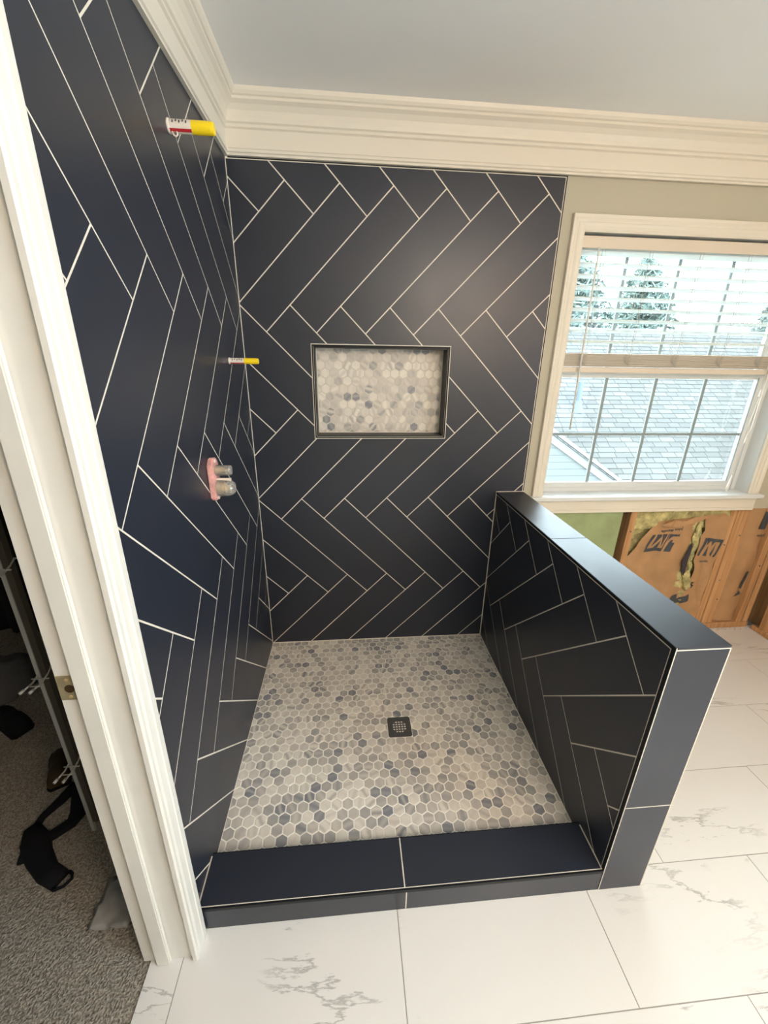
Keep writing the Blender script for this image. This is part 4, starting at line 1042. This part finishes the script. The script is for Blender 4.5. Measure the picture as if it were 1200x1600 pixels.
for off, wd, yy, th in ((-.02, .13, -.05, .05), (.075, .06, -.13, .13)):
    bm = NB()
    q = [(2.6, rz_(2.6) + off - wd), (6.6, rz_(6.6) + off - wd), (6.6, rz_(6.6) + off), (2.6, rz_(2.6) + off)]
    f = bm.faces.new([bm.verts.new((x, GY + .05 + yy, z)) for x, z in q]); rr = bmesh.ops.extrude_face_region(bm, geom=[f])
    for g_ in rr['geom']:
        if isinstance(g_, bmesh.types.BMVert): g_.co.y += th
    put(obj('rake_board', bm, M_rake), gb)
# vent pipe
vb = Vector((5.34, 6.46, .76))
vp = empty('vent_pipe', vb, 'pale plumbing vent pipe with flared collar on the neighbouring roof', 'vent pipe')
bm = NB(); tube(bm, [vb + Vector((0, 0, -.1)), vb + Vector((0, 0, .52))], .05, 14); put(obj('pipe', bm, M_pipe), vp)
bm = NB(); tube(bm, [vb + Vector((0, -.02, -.12)), vb + Vector((0, 0, .06)), vb + Vector((0, 0, .14))], [.14, .08, .055], 14); put(obj('collar', bm, M_pipe), vp)

# trees beyond the roof
def bare_tree(x, y, h, seed, label):
    r = random.Random(seed); bm = NB()
    def br(p, d, L, rad, dep):
        pts = [p]; q = p.copy(); dd = d.copy()
        for _ in range(4):
            dd = (dd + Vector((r.uniform(-.16, .16), r.uniform(-.16, .16), r.uniform(-.02, .14)))).normalized(); q = q + dd * L / 4; pts.append(q.copy())
        tube(bm, pts, [rad * (1 - .45 * i / 4) for i in range(5)], 5 if dep else 7, False)
        if dep >= 5: return
        for _ in range(3 if dep < 4 else 4):
            t_ = r.choice(pts[2:]); a_ = r.uniform(0, 6.28); nd = (dd + Vector((math.cos(a_), math.sin(a_), r.uniform(.0, .5))) * r.uniform(.5, .95)).normalized()
            br(t_.copy(), nd, L * r.uniform(.58, .75), rad * .55, dep + 1)
    br(Vector((x, y, -3.2)), Vector((0, 0, 1)), h * .42, h * .016, 0)
    o = obj('bare_tree', bm, M_bark, None, label, 'tree', 'bare trees beyond the roof')
def evergreen(x, y, h, rad, seed, label, nb=260):
    r = random.Random(seed)
    e_ = empty('evergreen_tree', (x, y, -3.2), label, 'tree')
    bm = NB(); tube(bm, [(x, y, -3.2), (x, y, -3.2 + h * .95)], [.18, .03], 8); put(obj('trunk', bm, M_bark), e_)
    bm = NB()
    for k in range(nb):
        t_ = r.random() ** .8; z = -3.2 + h * (.08 + .9 * t_); L = rad * (1 - t_ ** 2.2) * r.uniform(.65, 1.05) + .15; a_ = r.uniform(0, 6.28); d = Vector((math.cos(a_), math.sin(a_), -.12 + .35 * t_)).normalized()
        n_ = max(6, int(L * 9))
        for i in range(n_):
            s_ = (i + .5) / n_; c_ = Vector((x, y, z)) + d * L * s_; c_.z -= .25 * L * s_ * s_
            for q in range(4):
                w_ = Vector((r.gauss(0, 1), r.gauss(0, 1), r.gauss(-.2, .7))).normalized() * r.uniform(.16, .36)
                o2 = w_.cross(Vector((r.gauss(0, 1), r.gauss(0, 1), r.gauss(0, 1)))).normalized() * r.uniform(.02, .05)
                b1 = bm.verts.new(c_ - o2); b2 = bm.verts.new(c_ + o2); b3 = bm.verts.new(c_ + w_ + o2 * .3); b4 = bm.verts.new(c_ + w_ - o2 * .3); bm.faces.new((b1, b2, b3, b4))
    put(obj('foliage', bm, M_needle, kind='stuff'), e_)
evergreen(8.0, 12.5, 8.7, 2.5, 4, 'tall dense evergreen behind the ridge by the window casing', 420)
evergreen(13.3, 16.6, 9.4, 2.9, 9, 'evergreen in the middle of the view behind the ridge', 420)
evergreen(22.5, 19.5, 8.0, 2.4, 14, 'low evergreen farthest along the ridge', 260)
bare_tree(14.6, 11.8, 7.8, 31, 'leafless tree standing in the gap next to the evergreens')
bare_tree(21.5, 13.5, 8.0, 32, 'leafless tree over the far stretch of the ridge')
